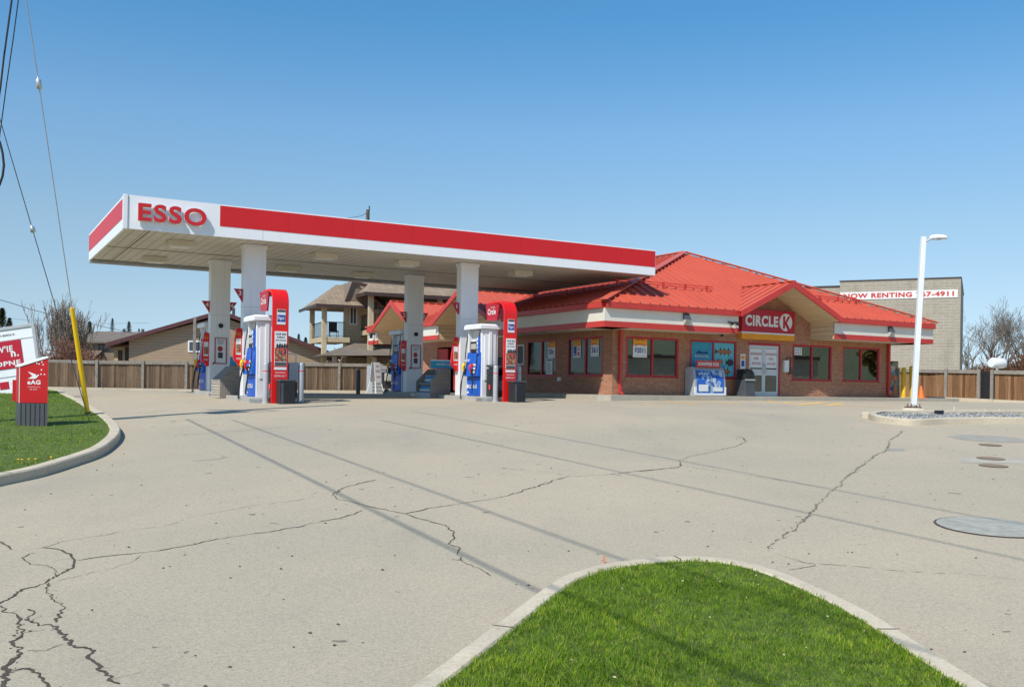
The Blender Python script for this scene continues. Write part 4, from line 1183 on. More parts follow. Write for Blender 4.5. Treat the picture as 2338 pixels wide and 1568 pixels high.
mb = MB(); mb.box(T, CL-T, T, CW-T, CB+.02, CB+.05, 0)
mb.build('soffit', 'soffit', canopy)
mb = MB()
for y in (CW*.5,): mb.box(T, CL-T, y-.03, y+.03, CB+.005, CB+.02, 0)
mb.box(.7, .74, T, CW-T, CB+.006, CB+.02, 0); mb.box(T, CL-T, CW-.55, CW-.5, CB+.006, CB+.02, 0)
mb.build('soffit_trim', 'woodlam', canopy)
mb = MB(); mb.box(0, CL, CW-.22, CW, CB-.09, CB-.0, 0); mb.build('rear_gutter', 'grey', canopy)
mb = MB()
mb.text('ESSO', (1.29, -.05, CB+HF*.515), (1, 0, 0), (0, 0, 1), .5, 0, .026, .09, width=1.87)
mb.build('canopy_letters', 'red', canopy, bevel=.004)
mb = MB(); mb.text('ESSO', (1.29, -.045, CB+HF*.515), (1, 0, 0), (0, 0, 1), .525, 0, .038, .05, width=1.9)
mb.build('letter_rim', 'poster', canopy)
for px in [(411, 552), (353, 588), (740, 580), (657, 609), (928, 597), (828, 624), (1188, 620)]:
    p = onplane(px[0], px[1], (0, 0, CB), (0, 0, 1)) - CO
    u, v = p.dot(U3), p.dot(V3)
    mb = MB(); mb.box(u-.38, u+.38, v-.28, v+.28, CB-.17, CB+.02, 0); l = mb.build('canopy_light', 'soffitw', canopy, bevel=.02)
    mb = MB(); mb.box(u-.27, u+.27, v-.19, v+.19, CB-.185, CB-.17, 0); mb.build('lens', 'poster', l)
CU = (3.63, 11.13); CV = (1.04, 5.62)
for i, u in enumerate(CU):
    for j, v in enumerate(CV):
        zb = gz((CO+U3*u+V3*v).x, (CO+U3*u+V3*v).y)+.14
        mb = MB(); mb.box(u, u+.68, v, v+.36, zb, CB+.02, 0)
        c = mb.build('column', 'whitecol', canopy, bevel=.012)
        mb = MB(); mb.box(u-.03, u+.71, v-.03, v+.39, CB-.1, CB-.0, 0); mb.build('column_head', 'whitecol', c)
        mb = MB(); mb.box(u-.002, u+.682, v-.002, v+.362, 4.02, 4.03, 0); mb.build('seam', 'grey', c)
        if j == 1:
            mb = MB(); mb.lathe([(.0, 0), (.075, 0), (.085, .03), (.06, .08), (.02, .1)], 0, 0, 12)
            mb.v = [(u+.36+p[0], v-p[2], 3.66+p[1]) for p in mb.v]; mb.build('camera_dome', 'rubber', c)
            mb = MB(); mb.box(u+.1, u+.14, v-.05, v, 2.3, 2.36, 0); mb.build('hook', 'dark', c)

# ================================================================ FORECOURT ISLANDS
def zg(u, v): p = cw(u, v); return gz(p.x, p.y)
def at_c(u, v, h=0): p = cw(u, v); return Vector((p.x, p.y, gz(p.x, p.y)+h))

def island(u0, v0, v1, label):
    z = zg(u0+.5, v0)
    mb = MB(); pts = []; r = .42; w = 1.38
    for k in range(9): t = math.pi+math.pi/2*k/8; pts.append((r+r*math.cos(t), v0+r+r*math.sin(t), 0))
    for k in range(9): t = -math.pi/2+math.pi/2*k/8; pts.append((w-r+r*math.cos(t), v0+r+r*math.sin(t), 0))
    pts += [(w, v1, 0), (0, v1, 0)]
    zz = min(zg(u0, v0), zg(u0, v1))-.1
    mb.prism([(a, b, -.12) for a, b, _ in pts], (0, 0, .12+.14+(zg(u0, v1)-zg(u0, v0))*.5))
    o = mb.build('island_base', ['concd'], None, label, .012, category='pump island', group='raised bases under the pumps')
    o.location = (CO.x+U3.x*u0, CO.y+U3.y*u0, z); o.rotation_euler = (0, 0, TH)
    mb = MB(); n = len(pts)
    ring = [(a*1.0, b, 0) for a, b, _ in pts]
    for i in range(n-2):
        a, b = Vector(ring[i]), Vector(ring[i+1]); 
        t = (b-a).normalized(); nn = Vector((t.y, -t.x, 0))*.008
        mb.add([a+nn+Vector((0,0,.0)), b+nn, b+nn+Vector((0,0,.115)), a+nn+Vector((0,0,.115))], [(0,1,2,3)], 0, True)
    s = mb.build('steel_edge', 'steel', o)
island(3.44, -1.0, 2.35, 'long grey base under the front pump of the left row')
island(3.44, 4.35, 7.6, 'grey base under the rear pump of the left row')
island(10.95, -1.0, 2.35, 'long grey base under the front pump of the right row')
island(10.95, 4.35, 7.6, 'grey base under the rear pump of the right row')

def nozzle(mb, x, y, z, m, s=1, dirx=-1):
    """fuel nozzle hanging in its holster: grip, guard and spout"""
    mb.tube([(x+.02*dirx*s, y, z+.10), (x+.07*dirx, y, z+.05), (x+.09*dirx, y, z-.04), (x+.05*dirx, y, z-.16)], [.03, .045, .04, .022], 8, m)
    mb.box(x+.03*dirx-.035, x+.03*dirx+.035, y-.045, y+.045, z+.02, z+.12, m)

def make_pump(label, tone='blue', nz=('yellow', 'redhot'), mirror=False):
    r = thing('fuel_pump', label, 'fuel pump', (0, 0, 0), TH, 'fuel pumps under the canopy')
    W, D, H = .62, 1.08, 2.44
    mb = MB()
    mb.box(.02, W, 0, .12, 0, H-.18); mb.box(.02, W, D-.12, D, 0, H-.18)      # side pillars
    mb.box(.16, W-.14, .12, D-.12, 1.2, H-.18)                                # recessed back
    mb.box(.1, W-.08, -.03, 0, .55, H-.18); mb.box(.26, W-.24, -.06, -.03, .55, H-.18)
    mb.build('housing', 'whitecol', r, bevel=.012)
    mb = MB(); mb.prism([(-.14, -.12, H-.18), (W+.1, -.12, H-.18), (W+.06, -.06, H), (-.02, -.06, H)], (0, 0, 0.0001))
    mb = MB(); x0, x1, y0, y1 = -.09, W+.07, -.1, D+.06; b = .05
    lo_ = [(x0, y0, H-.17), (x1, y0, H-.17), (x1, y1, H-.17), (x0, y1, H-.17)]
    mi = [(x0, y0, H-.05), (x1, y0, H-.05), (x1, y1, H-.05), (x0, y1, H-.05)]
    hi = [(x0+b, y0+b, H), (x1-b, y0+b, H), (x1-b, y1-b, H), (x0+b, y1-b, H)]
    fs = [(3, 2, 1, 0), (8, 9, 10, 11)]
    for o in (0, 4):
        for i in range(4): fs.append((o+i, o+(i+1) % 4, o+4+(i+1) % 4, o+4+i))
    mb.add(lo_+mi+hi, fs); mb.build('cap', 'white', r, bevel=.01)
    for s in (0, 1):                                                          # both selling faces
        X = (lambda x: x) if s == 0 else (lambda x: W-x)
        def bx(mb, xa, xb, *a): 
            p, q = sorted((X(xa), X(xb))); mb.box(p, q, *a)
        mb = MB(); bx(mb, 0, .16, .06, D-.06, 0.03, .66, 0)
        cz = .34
        mb.text('ULTRA3', (X(-.006), D*.55, cz) , (0, -1 if s == 0 else 1, 0), (0, 0, 1), .13, 1, .04, width=.6)
        if s == 0: mb.add([(-.005, D*.9+.07*math.cos(t), cz+.075*math.sin(t)) for t in np.linspace(0, 5.9, 14)], [tuple(range(13, -1, -1))], 1)
        mb.box(*sorted((X(-.005), X(0))), D*.82, D*.92, .1, .17, 1)
        mb.build('lower_panel', [tone, 'poster'], r, bevel=.004)
        mb = MB()
        pr_ = [(X(-.12), 0, .68), (X(.1), 0, .68), (X(.16), 0, 1.48), (X(.02), 0, 1.5)]
        mb.prism([(a, .05, c) for a, _, c in pr_], (0, D-.1, 0), 0)
        k = -1 if s == 0 else 1
        nrm = .01
        mb.text('UNWEE', (X(-.135), D*.72, 1.22), (0, k, 0), (.14*(1 if s == 0 else -1), 0, .8), .09, 1, .02, width=.36)
        for q, (ya, za) in enumerate(((.2, 1.02), (.34, 1.02), (.2, .9), (.34, .9), (.2, .78), (.34, .78))):
            xx = -.12+(za-.68)*.17-.006
            mb.box(*sorted((X(xx-.01), X(xx+.02))), ya, ya+.1, za, za+.08, 1)
        mb.build('selector_panel', [tone, 'poster'], r, bevel=.01)
        mb = MB(); bx(mb, -.02, .16, .3, D-.3, 1.5, 1.86, 0); bx(mb, -.028, -.018, .36, D-.36, 1.6, 1.78, 1)
        mb.build('display', ['dark', 'intlight'], r, bevel=.01)
        mb = MB(); bx(mb, -.05, .03, .14, .27, 1.42, 2.0, 0)
        for q in range(4): bx(mb, -.055, -.049, .16, .25, 1.46+q*.14, 1.56+q*.14, 1)
        mb.build('grade_strip', [tone, 'poster'], r)
        mb = MB(); nozzle(mb, X(-.12), .42, .98, 0, dirx=k); bx(mb, -.14, -.08, .36, .5, .72, .92, 1)
        nb = mb.build('nozzle', [nz[1], 'rubber'], r)
        mb = MB(); nozzle(mb, X(-.1), D-.1, 1.02, 0, dirx=k); bx(mb, -.14, -.06, D-.17, D-.03, .74, .94, 1)
        mb.build('nozzle', [nz[0], 'rubber'], r)
        for (y_, lo__) in ((.2, .12), (D-.04, -.02)):
            mb = MB()
            pts = [(X(.05), y_, H-.2), (X(-.04), y_, 1.7), (X(-.1), y_-.01, 1.0), (X(-.2), y_-.03, .55), (X(-.26), y_-.06, lo__+.04), (X(-.2), y_+.06, lo__), (X(-.16), y_+.14, .4), (X(-.13), y_+(.22 if y_ < .5 else -.06), .82)]
            mb.tube(smooth_line(pts, 6), .016, 6, 0); mb.build('hose', 'rubber', r)
    return r
pump = make_pump('front fuel pump of the left row, blue panels, white cap, yellow and red nozzles')
PU = ((3.62, -.5), (3.62, 6.2), (11.15, -.5), (11.15, 6.2))
plab = ['front fuel pump of the left row, beside the curved red arch',
        'rear fuel pump of the left row, beyond the left row columns',
        'front fuel pump of the right row, beside the curved red arch',
        'rear fuel pump of the right row in the shade, next to the sandwich board']
pumps = []
for i, (u, v) in enumerate(PU):
    p = pump if i == 0 else copy_tree(pump)
    place(p, at_c(u+.3, v, .145) - U3*.3, plab[i]); pumps.append(p)

# ---- curved red arches at the row ends
def make_arch():
    r = thing('sign_arch', 'arch', 'advertising arch', (0, 0, 0), TH, 'curved red arches at the row ends')
    w, t, H, R = .48, .07, 3.36, .44
    def strip(y_in, out, z0=0.0):
        P = [(0, z0), (0, .7), (0, 1.4), (0, 2.1), (0, H-R)]
        for k in range(1, 9): a = math.pi/2*k/8; P.append((R-R*math.cos(a), H-R+R*math.sin(a)))
        P += [(1.0, H+.0), (1.18, H-.1)]
        return P
    P = strip(0, 0); mb = MB(); n = len(P); inner = []
    for i, (y, z) in enumerate(P):
        a = P[max(0, i-1)]; b = P[min(n-1, i+1)]; d = Vector((b[0]-a[0], b[1]-a[1])).normalized(); inner.append((y+d.y*t, z-d.x*t))
    vs = []
    for (y, z), (yi, zi) in zip(P, inner): vs += [(0, y, z), (w, y, z), (w, yi, zi), (0, yi, zi)]
    fs = []; 
    for i in range(n-1):
        b = i*4
        for k in range(4): fs.append((b+k, b+(k+1) % 4, b+4+(k+1) % 4, b+4+k))
    mb.add(vs, fs, 0, False); mb.add(vs[-4:], [(0, 1, 2, 3)], 0); mb.add(vs[:4], [(3, 2, 1, 0)], 0)
    mb.build('ribbon', 'redhot', r, bevel=.008)
    for s, nm in ((-.03, 0), (w+.03, 1)):
        mb = MB(); x0 = s-.025
        mb.prism([(x0, .28, H-.12), (x0, 1.22, H-.04), (x0, 1.12, H-.62), (x0, .42, H-.66)], (.05, 0, 0), 0)
        if nm == 0: 
            mb.text('Circle', (x0-.006, .78, H-.34), (0, -1, 0), (0, -.0, 1), .2, 1, .03, width=.55)
            mb.text('REWARDS', (x0-.006, .7, H-.2), (0, -1, 0), (0, 0, 1), .05, 1, .0, width=.3)
        mb.build('side_sign', ['signred', 'poster'], r, bevel=.006)
    mb = MB(); mb.box(.13, w-.1, -.012, -.002, 2.3, 2.74, 0); mb.box(.14, w-.11, -.016, -.012, 2.38, 2.58, 1); mb.box(.14, w-.11, -.016, -.012, 2.66, 2.73, 2)
    mb.text('ligo', (.25, -.018, 2.48), (1, 0, 0), (0, 0, 1), .12, 0, .02, width=.18); mb.build('card_notice', ['poster', 'bluei', 'dgrey'], r)
    mb = MB(); mb.box(.07, w-.05, -.012, -.002, 1.1, 2.1, 0); mb.box(.08, w-.06, -.016, -.012, 1.22, 1.62, 1)
    mb.text('OUR BIG', (.25, -.016, 2.02), (1, 0, 0), (0, 0, 1), .06, 2, .03, width=.3); mb.text('IDEAS', (.25, -.016, 1.93), (1, 0, 0), (0, 0, 1), .05, 2, .03, width=.22)
    mb.text('DRIVE FORWARD', (.25, -.016, 1.84), (1, 0, 0), (0, 0, 1), .04, 2, .02, width=.3)
    for k in range(5): mb.poly([(.12+k*.07, -.017, 1.62), (.18+k*.07, -.017, 1.62), (.18+k*.07, -.017, 1.7+.05*(k % 2)), (.15+k*.07, -.017, 1.75), (.12+k*.07, -.017, 1.7)], 2)
    mb.box(.08, w-.06, -.017, -.012, 1.11, 1.2, 3)
    mb.build('poster', ['poster', 'flame', 'ink', 'dgrey'], r)
    mb = MB(); mb.box(.07, w-.05, -.012, -.002, .98, 1.06, 0); mb.text('CONVENIENCE', (.25, -.008, .9), (1, 0, 0), (0, 0, 1), .04, 0, .02, width=.3); mb.text('OPEN 24 7', (.25, -.008, .8), (1, 0, 0), (0, 0, 1), .06, 0, .02, width=.34)
    mb.build('lettering', 'poster', r)
    mb = MB(); mb.box(.02, w-.02, .07, .5, .0, .12, 0); mb.build('foot', 'dgrey', r, bevel=.02)
    return r
arch = make_arch(); place(arch, at_c(3.90, -1.2), 'curved red advertising arch at the end of the left pump row')
a2 = copy_tree(arch); place(a2, at_c(11.62, -1.2), 'curved red advertising arch at the end of the right pump row')

# ---- black windscreen washing station beside each arch
def make_station():
    r = thing('wash_station', 'station', 'waste bin', (0, 0, 0), TH, 'black bins with squeegees beside the arches')
    mb = MB(); mb.box(0, .5, 0, .42, 0, .78, 0); mb.build('body', 'dark', r, bevel=.03)
    mb = MB(); mb.prism([(0, 0, .98), (.5, 0, .98), (.5, -.02, 1.05), (0, -.02, 1.05)], (0, .44, .08), 0); mb.box(0, .05, 0, .42, .78, .99, 0); mb.box(.45, .5, 0, .42, .78, .99, 0); mb.box(.05, .45, .3, .42, .78, .99, 0)
    mb.build('hood', 'dark', r, bevel=.02)
    mb = MB(); mb.box(.06, .44, -.008, .0, .28, .6, 0); mb.build('front_plate', 'dgrey', r, bevel=.01)
    mb = MB(); mb.tube([(-.04, .1, .45), (-.06, .05, .3)], .03, 8, 0); mb.build('squeegee', 'redhot', r)
    mb = MB(); mb.tube([(.1, .1, .95), (.08, .06, 1.25)], .014, 6, 0); mb.build('squeegee', 'grey', r)
    return r
st = make_station(); place(st, at_c(4.02, -.86, .1)+U3*0, 'black hooded bin beside the left arch, behind the first bollard')
s2 = copy_tree(st); place(s2, at_c(11.3, -1.0, .1), 'black hooded bin beside the right arch, against the white pump cabinet')
# black ribbed litter cans in front of the arches
def make_can():
    r = thing('litter_can', 'can', 'bin', (0, 0, 0), TH, 'dark ribbed bins at the feet of the arches')
    mb = MB(); mb.prism([(0, 0, 0), (.44, 0, 0), (.44, .4, 0), (0, .4, 0)], (0, 0, .66), 0)
    for k in range(9): mb.box(.13+k*.033, .145+k*.033, -.008, 0, .05, .6, 0)
    mb.build('body', 'dark', r, bevel=.02)
    mb = MB(); mb.box(-.02, .46, -.02, .42, .66, .71, 0); mb.build('rim', 'dgrey', r, bevel=.015)
    mb = MB(); mb.box(.03, .1, -.014, 0, .02, .6, 0); mb.build('grey_strip', 'dgrey', r)
    return r
cn = make_can(); place(cn, at_c(4.02, -1.66), 'dark ribbed bin at the foot of the left arch')
c2 = copy_tree(cn); place(c2, at_c(11.76, -1.66), 'dark ribbed bin at the foot of the right arch')
# grey service cabinet beyond the left arch
r = thing('service_cabinet', 'grey cabinet with dark lid behind the left arch and the second bollard', 'cabinet', at_c(4.5, .1, .1), TH)
mb = MB(); mb.box(0, .6, 0, .5, .5, 1.1); mb.build('box', 'grey', r, bevel=.02)
mb = MB(); mb.box(.02, .58, .02, .48, 0, .5); mb.build('base', 'dark', r, bevel=.02)
mb = MB(); mb.tube([(.05, .1, 1.1), (.05, .1, 1.32), (.12, .1, 1.36), (.5, .1, 1.36), (.55, .1, 1.3), (.55, .1, 1.1)], .022, 8); mb.build('handle', 'poster', r)
r = thing('air_cabinet', 'dark blue cabinet behind the right arch', 'cabinet', at_c(12.45, .6, .1), TH)
mb = MB(); mb.box(0, .5, 0, .4, .7, 1.4); mb.build('box', 'dark', r, bevel=.03)
mb = MB(); mb.box(.12, .4, .1, .3, 0, .7); mb.build('stand', 'dgrey', r, bevel=.01)

def make_bollard():
    r = thing('bollard', 'b', 'bollard', (0, 0, 0), TH, 'grey bollards with a red stripe at the row ends')
    MB().lathe([(.085, 0), (.085, 1.12), (.075, 1.17), (.045, 1.2), (.0, 1.21)], n=20).build('post', 'grey', r)
    MB().lathe([(.089, .93), (.089, .955)], n=20).build('red_stripe', 'redhot', r)
    MB().lathe([(.105, -.02), (.105, .02), (.09, .03)], n=16).build('collar', 'concd', r)
    return r
bo = make_bollard()
blab = [((3.78, -1.02), 'grey bollard left of the left arch'), ((4.86, -.92), 'grey bollard right of the left arch'),
        ((11.42, -1.02), 'grey bollard left of the right arch'), ((12.36, -.92), 'grey bollard right of the right arch')]
for i, ((u, v), lb) in enumerate(blab):
    b = bo if i == 0 else copy_tree(bo); place(b, at_c(u, v), lb)
db = MB().lathe([(.085, 0), (.085, .95), (.06, 1.0)], n=16)
solo(db, 'dark_bollard', 'dgrey', 'dark bollard in the shade left of the rear right pump', 'bollard', at_c(10.0, 7.9))

# ---- goods racks between the columns
def make_rack(full):
    r = thing('goods_rack', 'rack', 'display rack', (0, 0, 0), TH, 'wood sided racks between the columns')
    D, W, H = 1.25, .8, 1.05
    pf = [(0, 0), (W, 0), (W, H), (.46, H), (.02, .62), (0, .55)]
    for y in (0, D-.03):
        MB().prism([(a, y, b) for a, b in pf], (0, .03, 0), 0).build('side_panel', 'woodlam', r, bevel=.004)
    if full:
        mb = MB(); mb.box(.06, W, .03, D-.03, 0, .12); mb.box(.1, W, .03, D-.03, .5, .53); mb.box(W-.04, W, .03, D-.03, .12, H); mb.box(.0, .06, .03, D-.03, 0, .2)
        mb.build('shelf', 'grey', r)
        for (x, z) in ((.12, .22), (.3, .22), (.32, .58), (.5, .58)):
            for k in range(9):
                mb = MB(); y = .11+k*.128
                mb.lathe([(.05, 0), (.055, .02), (.055, .2), (.03, .25), (.02, .27)], x+.05, y, 10, cz=z-.05, m=0); mb.lathe([(.02, .27), (.02, .3)], x+.05, y, 8, cz=z-.05, m=1)
                mb.box(x+.05-.056, x+.05+.03, y-.045, y+.045, z+.02, z+.1, 1)
                j = mb.build('washer_jug', ['bottle', 'poster'], None, 'blue jug of washer fluid on the open rack', category='jug', group='blue washer fluid jugs in the open rack'); j['_r'] = 1
                jugs.append(j)
    else:
        mb = MB()
        for k in range(7): mb.box(-.012, .02, .03, D-.03, .02+k*.088, .095+k*.088, 0)
        mb.build('front_slats', 'slat', r, bevel=.006)
        MB().prism([(.02, .03, .63), (.46, .03, 1.055), (.5, .03, 1.04), (.05, .03, .6)], (0, D-.06, 0), 0).build('sloping_lid', 'woodlam', r, bevel=.004)
    return r
jugs = []
ra = make_rack(False); place(ra, at_c(3.3, 2.55), 'closed wood sided rack with slatted front between the left columns')
rb = make_rack(True); L0 = at_c(10.62, 2.35); place(rb, L0, 'open wood sided rack of blue jugs between the right columns')
for j in jugs:
    j.location = L0; j.rotation_euler = (0, 0, TH); del j['_r']
def board(u, v, w, h, label, word):
    mb = MB(); mb.box(0, w, 0, .03, 0, h, 0); mb.text(word, (w/2, -.008, h*.5), (1, 0, 0), (0, 0, 1), h*.3, 1, .02, width=w*.6)
    mb.box(0, w, -.002, .032, h-.03, h+.01, 1)
    return solo(mb, 'advert_board', ['cyan', 'poster'], label, 'sign', at_c(u, v, 1.07), TH, 'blue boards over the racks')
board(10.75, 2.6, 1.0, .3, 'long blue advert board on top of the open rack', 'WASHER FLUID')
board(3.75, 3.2, .6, .3, 'short blue advert board on top of the closed rack', 'WASHER')

# ---- number flags and wavy red signs on the columns
def flag(u, v, side, word, label):
    mb = MB(); s = -1 if side == 'l' else 1
    a = [(0, 0, 0), (s*.27, 0, 0), (0, 0, -.42)]
    mb.prism([(x, y-.03, z) for x, y, z in a], (0, .06, 0), 0)
    mb.text(word, (s*.09, -.034, -.13), (1, 0, 0), (0, 0, 1), .15, 1, .02)
    x = u if side == 'l' else u+.68
    return solo(mb, 'number_flag', ['signred', 'poster'], label, 'sign', cw(x, v+.16, 4.58 if v < 3 else 4.52), TH, 'red triangular number signs on the columns')
flag(CU[0], CV[0], 'l', '3', 'red triangular number sign on the left side of the front left column')
flag(CU[0], CV[0], 'r', '3', 'red triangular number sign on the right side of the front left column')
flag(CU[0], CV[1], 'l', '4', 'red triangular number sign on the left side of the rear left column')
flag(CU[0], CV[1], 'r', '4', 'red triangular number sign on the right side of the rear left column')
flag(CU[1], CV[0], 'l', '1', 'red triangular number sign on the left side of the front right column')
flag(CU[1], CV[1], 'l', '2', 'red triangular number sign on the left side of the rear right column')
flag(CU[1], CV[1], 'r', '2', 'red triangular number sign on the right side of the rear right column')
def wavy(u, v, label, front=True):
    mb = MB(); h = 1.15
    L = []; n = 14
    for k in range(n+1):
        t = k/n; z = h*t; off = .23 if .28 < t < .8 else .2
        off = .17+.1*math.sin(math.pi*min(1, max(0, (t*1.15))))-.06*(t < .12)+.02*math.sin(t*9)
        L.append((-off, z))
    L += [(-.1, h+.03), (0, h)]
    L = [(0, 0.0)] + [(-.05, -.02)] + L
    mb.prism([(x, 0, z) for x, z in L], (0, .09, 0), 0)
    mb.box(-.19, -.03, -.006, 0, .34, .84, 1); mb.box(-.18, -.04, -.01, -.006, .4, .66, 2); mb.text('SXKK', (-.11, -.006, .98), (1, 0, 0), (0, 0, 1), .09, 3, .02, width=.14)
    mb.text('XCKXE', (-.11, -.006, .22), (1, 0, 0), (0, 0, 1), .07, 1, .02, width=.14)
    return solo(mb, 'wavy_sign', ['redhot', 'poster', 'flame', 'gold'], label, 'sign', cw(u, v, 2.24 if v > 3 else 2.2), TH, 'wavy red signs on the column sides', bevel=.012)
wavy(CU[0], CV[0]+.12, 'wavy red sign on the front left column')
wavy(CU[0], CV[1]+.12, 'wavy red sign on the rear left column')
wavy(CU[1], CV[0]+.12, 'wavy red sign on the front right column')
wavy(CU[1], CV[1]+.12, 'wavy red sign on the rear right column')
def pframe(u, v, label):
    r = thing('framed_notice', label, 'notice', cw(u+.16, v-.0, 2.32), TH, 'red framed notices on the rear columns')
    w, h = .42, .92
    mb = MB()
    for b in ((0, .03, 0, h), (w-.03, w, 0, h)): mb.box(b[0], b[1], -.03, 0, b[2], b[3])
    mb.box(.03, w-.03, -.03, 0, 0, .03); mb.box(.03, w-.03, -.03, 0, h-.03, h); mb.build('frame', 'redtrim', r, bevel=.004)
    mb = MB(); mb.box(.03, w-.03, -.012, -.001, .03, h-.03, 0)
    mb.text('NOTICE', (w/2, -.016, .82), (1, 0, 0), (0, 0, 1), .05, 2, .02, width=.24)
    for k in range(2): mb.box(.1, w-.12, -.015, -.012, .70+k*.05, .715+k*.05, 2)
    mb.add([(w/2-.02+.09*math.cos(t), -.016, .53+.1*math.sin(t)) for t in np.linspace(0, 5.9, 14)], [tuple(range(14))], 1)
    mb.box(.12, w-.14, -.016, -.012, .2, .4, 3); mb.box(.15, w-.2, -.018, -.016, .26, .34, 2); mb.build('sheet', ['poster', 'redtrim', 'dgrey', 'dark'], r)
    return r
pframe(CU[0], CV[1], 'red framed notice on the rear left column')
pframe(CU[1], CV[1], 'red framed notice on the rear right column')

# ---- sandwich board, cart and grey box beyond the rear right pump
p = at(857, 893, 46); p.z = gz(p.x, p.y)
r = thing('sandwich_board', 'white sandwich board with red print standing left of the rear right pump', 'sign', p, TH+.35)
for s, nm in ((-1, 0), (1, 1)):
    mb = MB(); mb.prism([(-.2, s*.06, 1.5), (.2, s*.06, 1.5), (.2, s*.2, .55), (-.2, s*.2, .55)], (0, s*.02, 0), 0)
    if s < 0:
        for z, wd, w in ((1.32, 'lxnell', .15), (1.08, 'DEALS', .28), (.8, 'OPEN', .24)): mb.text(wd, (0, -.085-(1.5-z)*.147-.012, z), (1, 0, 0), (0, -.147, 1), .1, 1, .03, width=w)
    mb.build('panel', ['poster', 'redtrim'], r, bevel=.01)
    for x in (-.18, .18):
        mb = MB(); mb.bar((x, s*.17, .6), (x*1.5, s*.34, 0), .04, .03); mb.build('leg', 'poster', r)
p = at(893, 894, 46.5); p.z = gz(p.x, p.y)
r = thing('cart', 'dark trolley with grey load in the shade behind the sandwich board', 'trolley', p, TH)
mb = MB(); mb.box(-.4, .3, -.3, .3, .25, 1.05); mb.build('load', 'dark', r, bevel=.04)
mb = MB(); mb.box(-.5, -.1, -.4, -.3, .6, 1.0); mb.build('bag', 'intlight', r, bevel=.05)
for x in (-.35, .25): mb = MB(); mb.tube([(x, -.3, .12), (x, -.24, .12)], .12, 14); mb.build('wheel', 'rubber', r)
mb = MB()
for x in (-.4, .32): mb.box(x, x+.04, -.3, -.26, .1, 1.2)
mb.build('frame', 'dgrey', r)
p = at(880, 893, 50); p.z = gz(p.x, p.y)
mb = MB(); mb.box(-.9, .9, -.4, .4, 0, 1.45); 
for k in range(7): mb.box(-.91, .91, -.41, -.4, .15+k*.18, .17+k*.18, 1)
solo(mb, 'cooling_unit', ['grey', 'dgrey'], 'grey louvred cooling unit by the fence behind the sandwich board', 'cooling unit', p, TH, bevel=.01)
# cream framed notice on the side wall
mb = MB(); mb.box(-.3, .3, -.05, 0, 0, .9, 0); mb.box(-.24, .24, -.055, -.05, .06, .84, 1)
solo(mb, 'wall_notice', ['cream', 'dark'], 'cream framed notice board on the shaded side wall', 'notice', sw(0, 6.85, 1.2), TH-math.pi/2, bevel=.005)

# ================================================================ FENCES
def fence(name_label, pts, boardmat, bh0, bh1, posts, post_w=.14, rail=True, postmat='post', gaps=()):
    """pts: list of (x, y, zbase, ztop) along the fence; posts: fractions 0..1 of the length"""
    o = Vector(pts[0][:2]+(0,)); r = thing('board_fence', name_label, 'fence', o)
    P = [Vector((a, b, 0)) - o for a, b, _, _ in pts]; L = [0]
    for i in range(1, len(P)): L.append(L[-1]+(P[i]-P[i-1]).length)
    def pos(s):
        for i in range(len(P)-1):
            if s <= L[i+1] or i == len(P)-2:
                t = (s-L[i])/(L[i+1]-L[i]); d = (P[i+1]-P[i]).normalized()
                return P[i].lerp(P[i+1], t), d, pts[i][2]*(1-t)+pts[i+1][2]*t, pts[i][3]*(1-t)+pts[i+1][3]*t
    marks = [0]+[p*L[-1] for p in posts]+[L[-1]]
    for k in range(len(marks)-1):
        if k in gaps: continue
        mb = MB(); s = marks[k]+.02
        while s < marks[k+1]-.05:
            w = random.uniform(.12, .15); p, d, zb, zt = pos(s+w/2); n = Vector((-d.y, d.x, 0))
            j = random.uniform(-.012, .012); tz = zt+bh1+random.uniform(-.012, .01)
            a = p-d*(w/2-.004)+n*j; b = p+d*(w/2-.004)+n*(j+random.uniform(-.006, .006)); e = n*.02
            mb.add([(a.x, a.y, zb+bh0), (b.x, b.y, zb+bh0), (b.x+e.x, b.y+e.y, zb+bh0), (a.x+e.x, a.y+e.y, zb+bh0), (a.x, a.y, tz), (b.x, b.y, tz), (b.x+e.x, b.y+e.y, tz), (a.x+e.x, a.y+e.y, tz)],
                   [(0,3,2,1),(4,5,6,7),(0,1,5,4),(1,2,6,5),(2,3,7,6),(3,0,4,7)], 0); s += w
        if mb.v: mb.build('panel', boardmat, r)
    for s in marks[1:-1]:
        p, d, zb, zt = pos(s); mb = MB(); n = Vector((-d.y, d.x, 0))
        c = p-n*.06; mb.bar((c.x, c.y, zb+bh0-.05), (c.x, c.y, zt+.06), post_w, post_w, 0, up=tuple(d)); mb.build('post', postmat, r, bevel=.01)
    if rail:
        for k in range(len(marks)-1):
            if k in gaps: continue
            p, d, zb, zt = pos(marks[k]+.08); q, d2, zb2, zt2 = pos(marks[k+1]-.08); n = Vector((-d.y, d.x, 0))*.05
            mb = MB(); mb.bar(p-n+Z3*(zt-.06), q-n+Z3*(zt2-.06), .05, .18); mb.bar(p+Z3*(zt+.015), q+Z3*(zt2+.015), .14, .035); mb.build('top_rail', postmat, r, bevel=.006)
    return r
def fp(x, yb, yt, Y): a = at(x, yb, Y); b = at(x, yt, Y); return (a.x, a.y, a.z, b.z)
LFP = [(-44, 49, gz(-44, 49), gz(-44, 49)+1.65), fp(50, 892, 822, 50.0), fp(200, 892, 824, 51), fp(450, 893, 826.5, 52.4), fp(650, 894, 829, 53.6), fp(885, 895, 832, 55.1)]
fence('long weathered grey brown board fence behind the pumps, left of the shop', LFP, 'fencewood', .1, -.1, [.08, .17, .26, .35, .44]+[.505+(f_)*.495 for f_ in (.16, .285, .405, .52, .63, .74, .85, .955)])
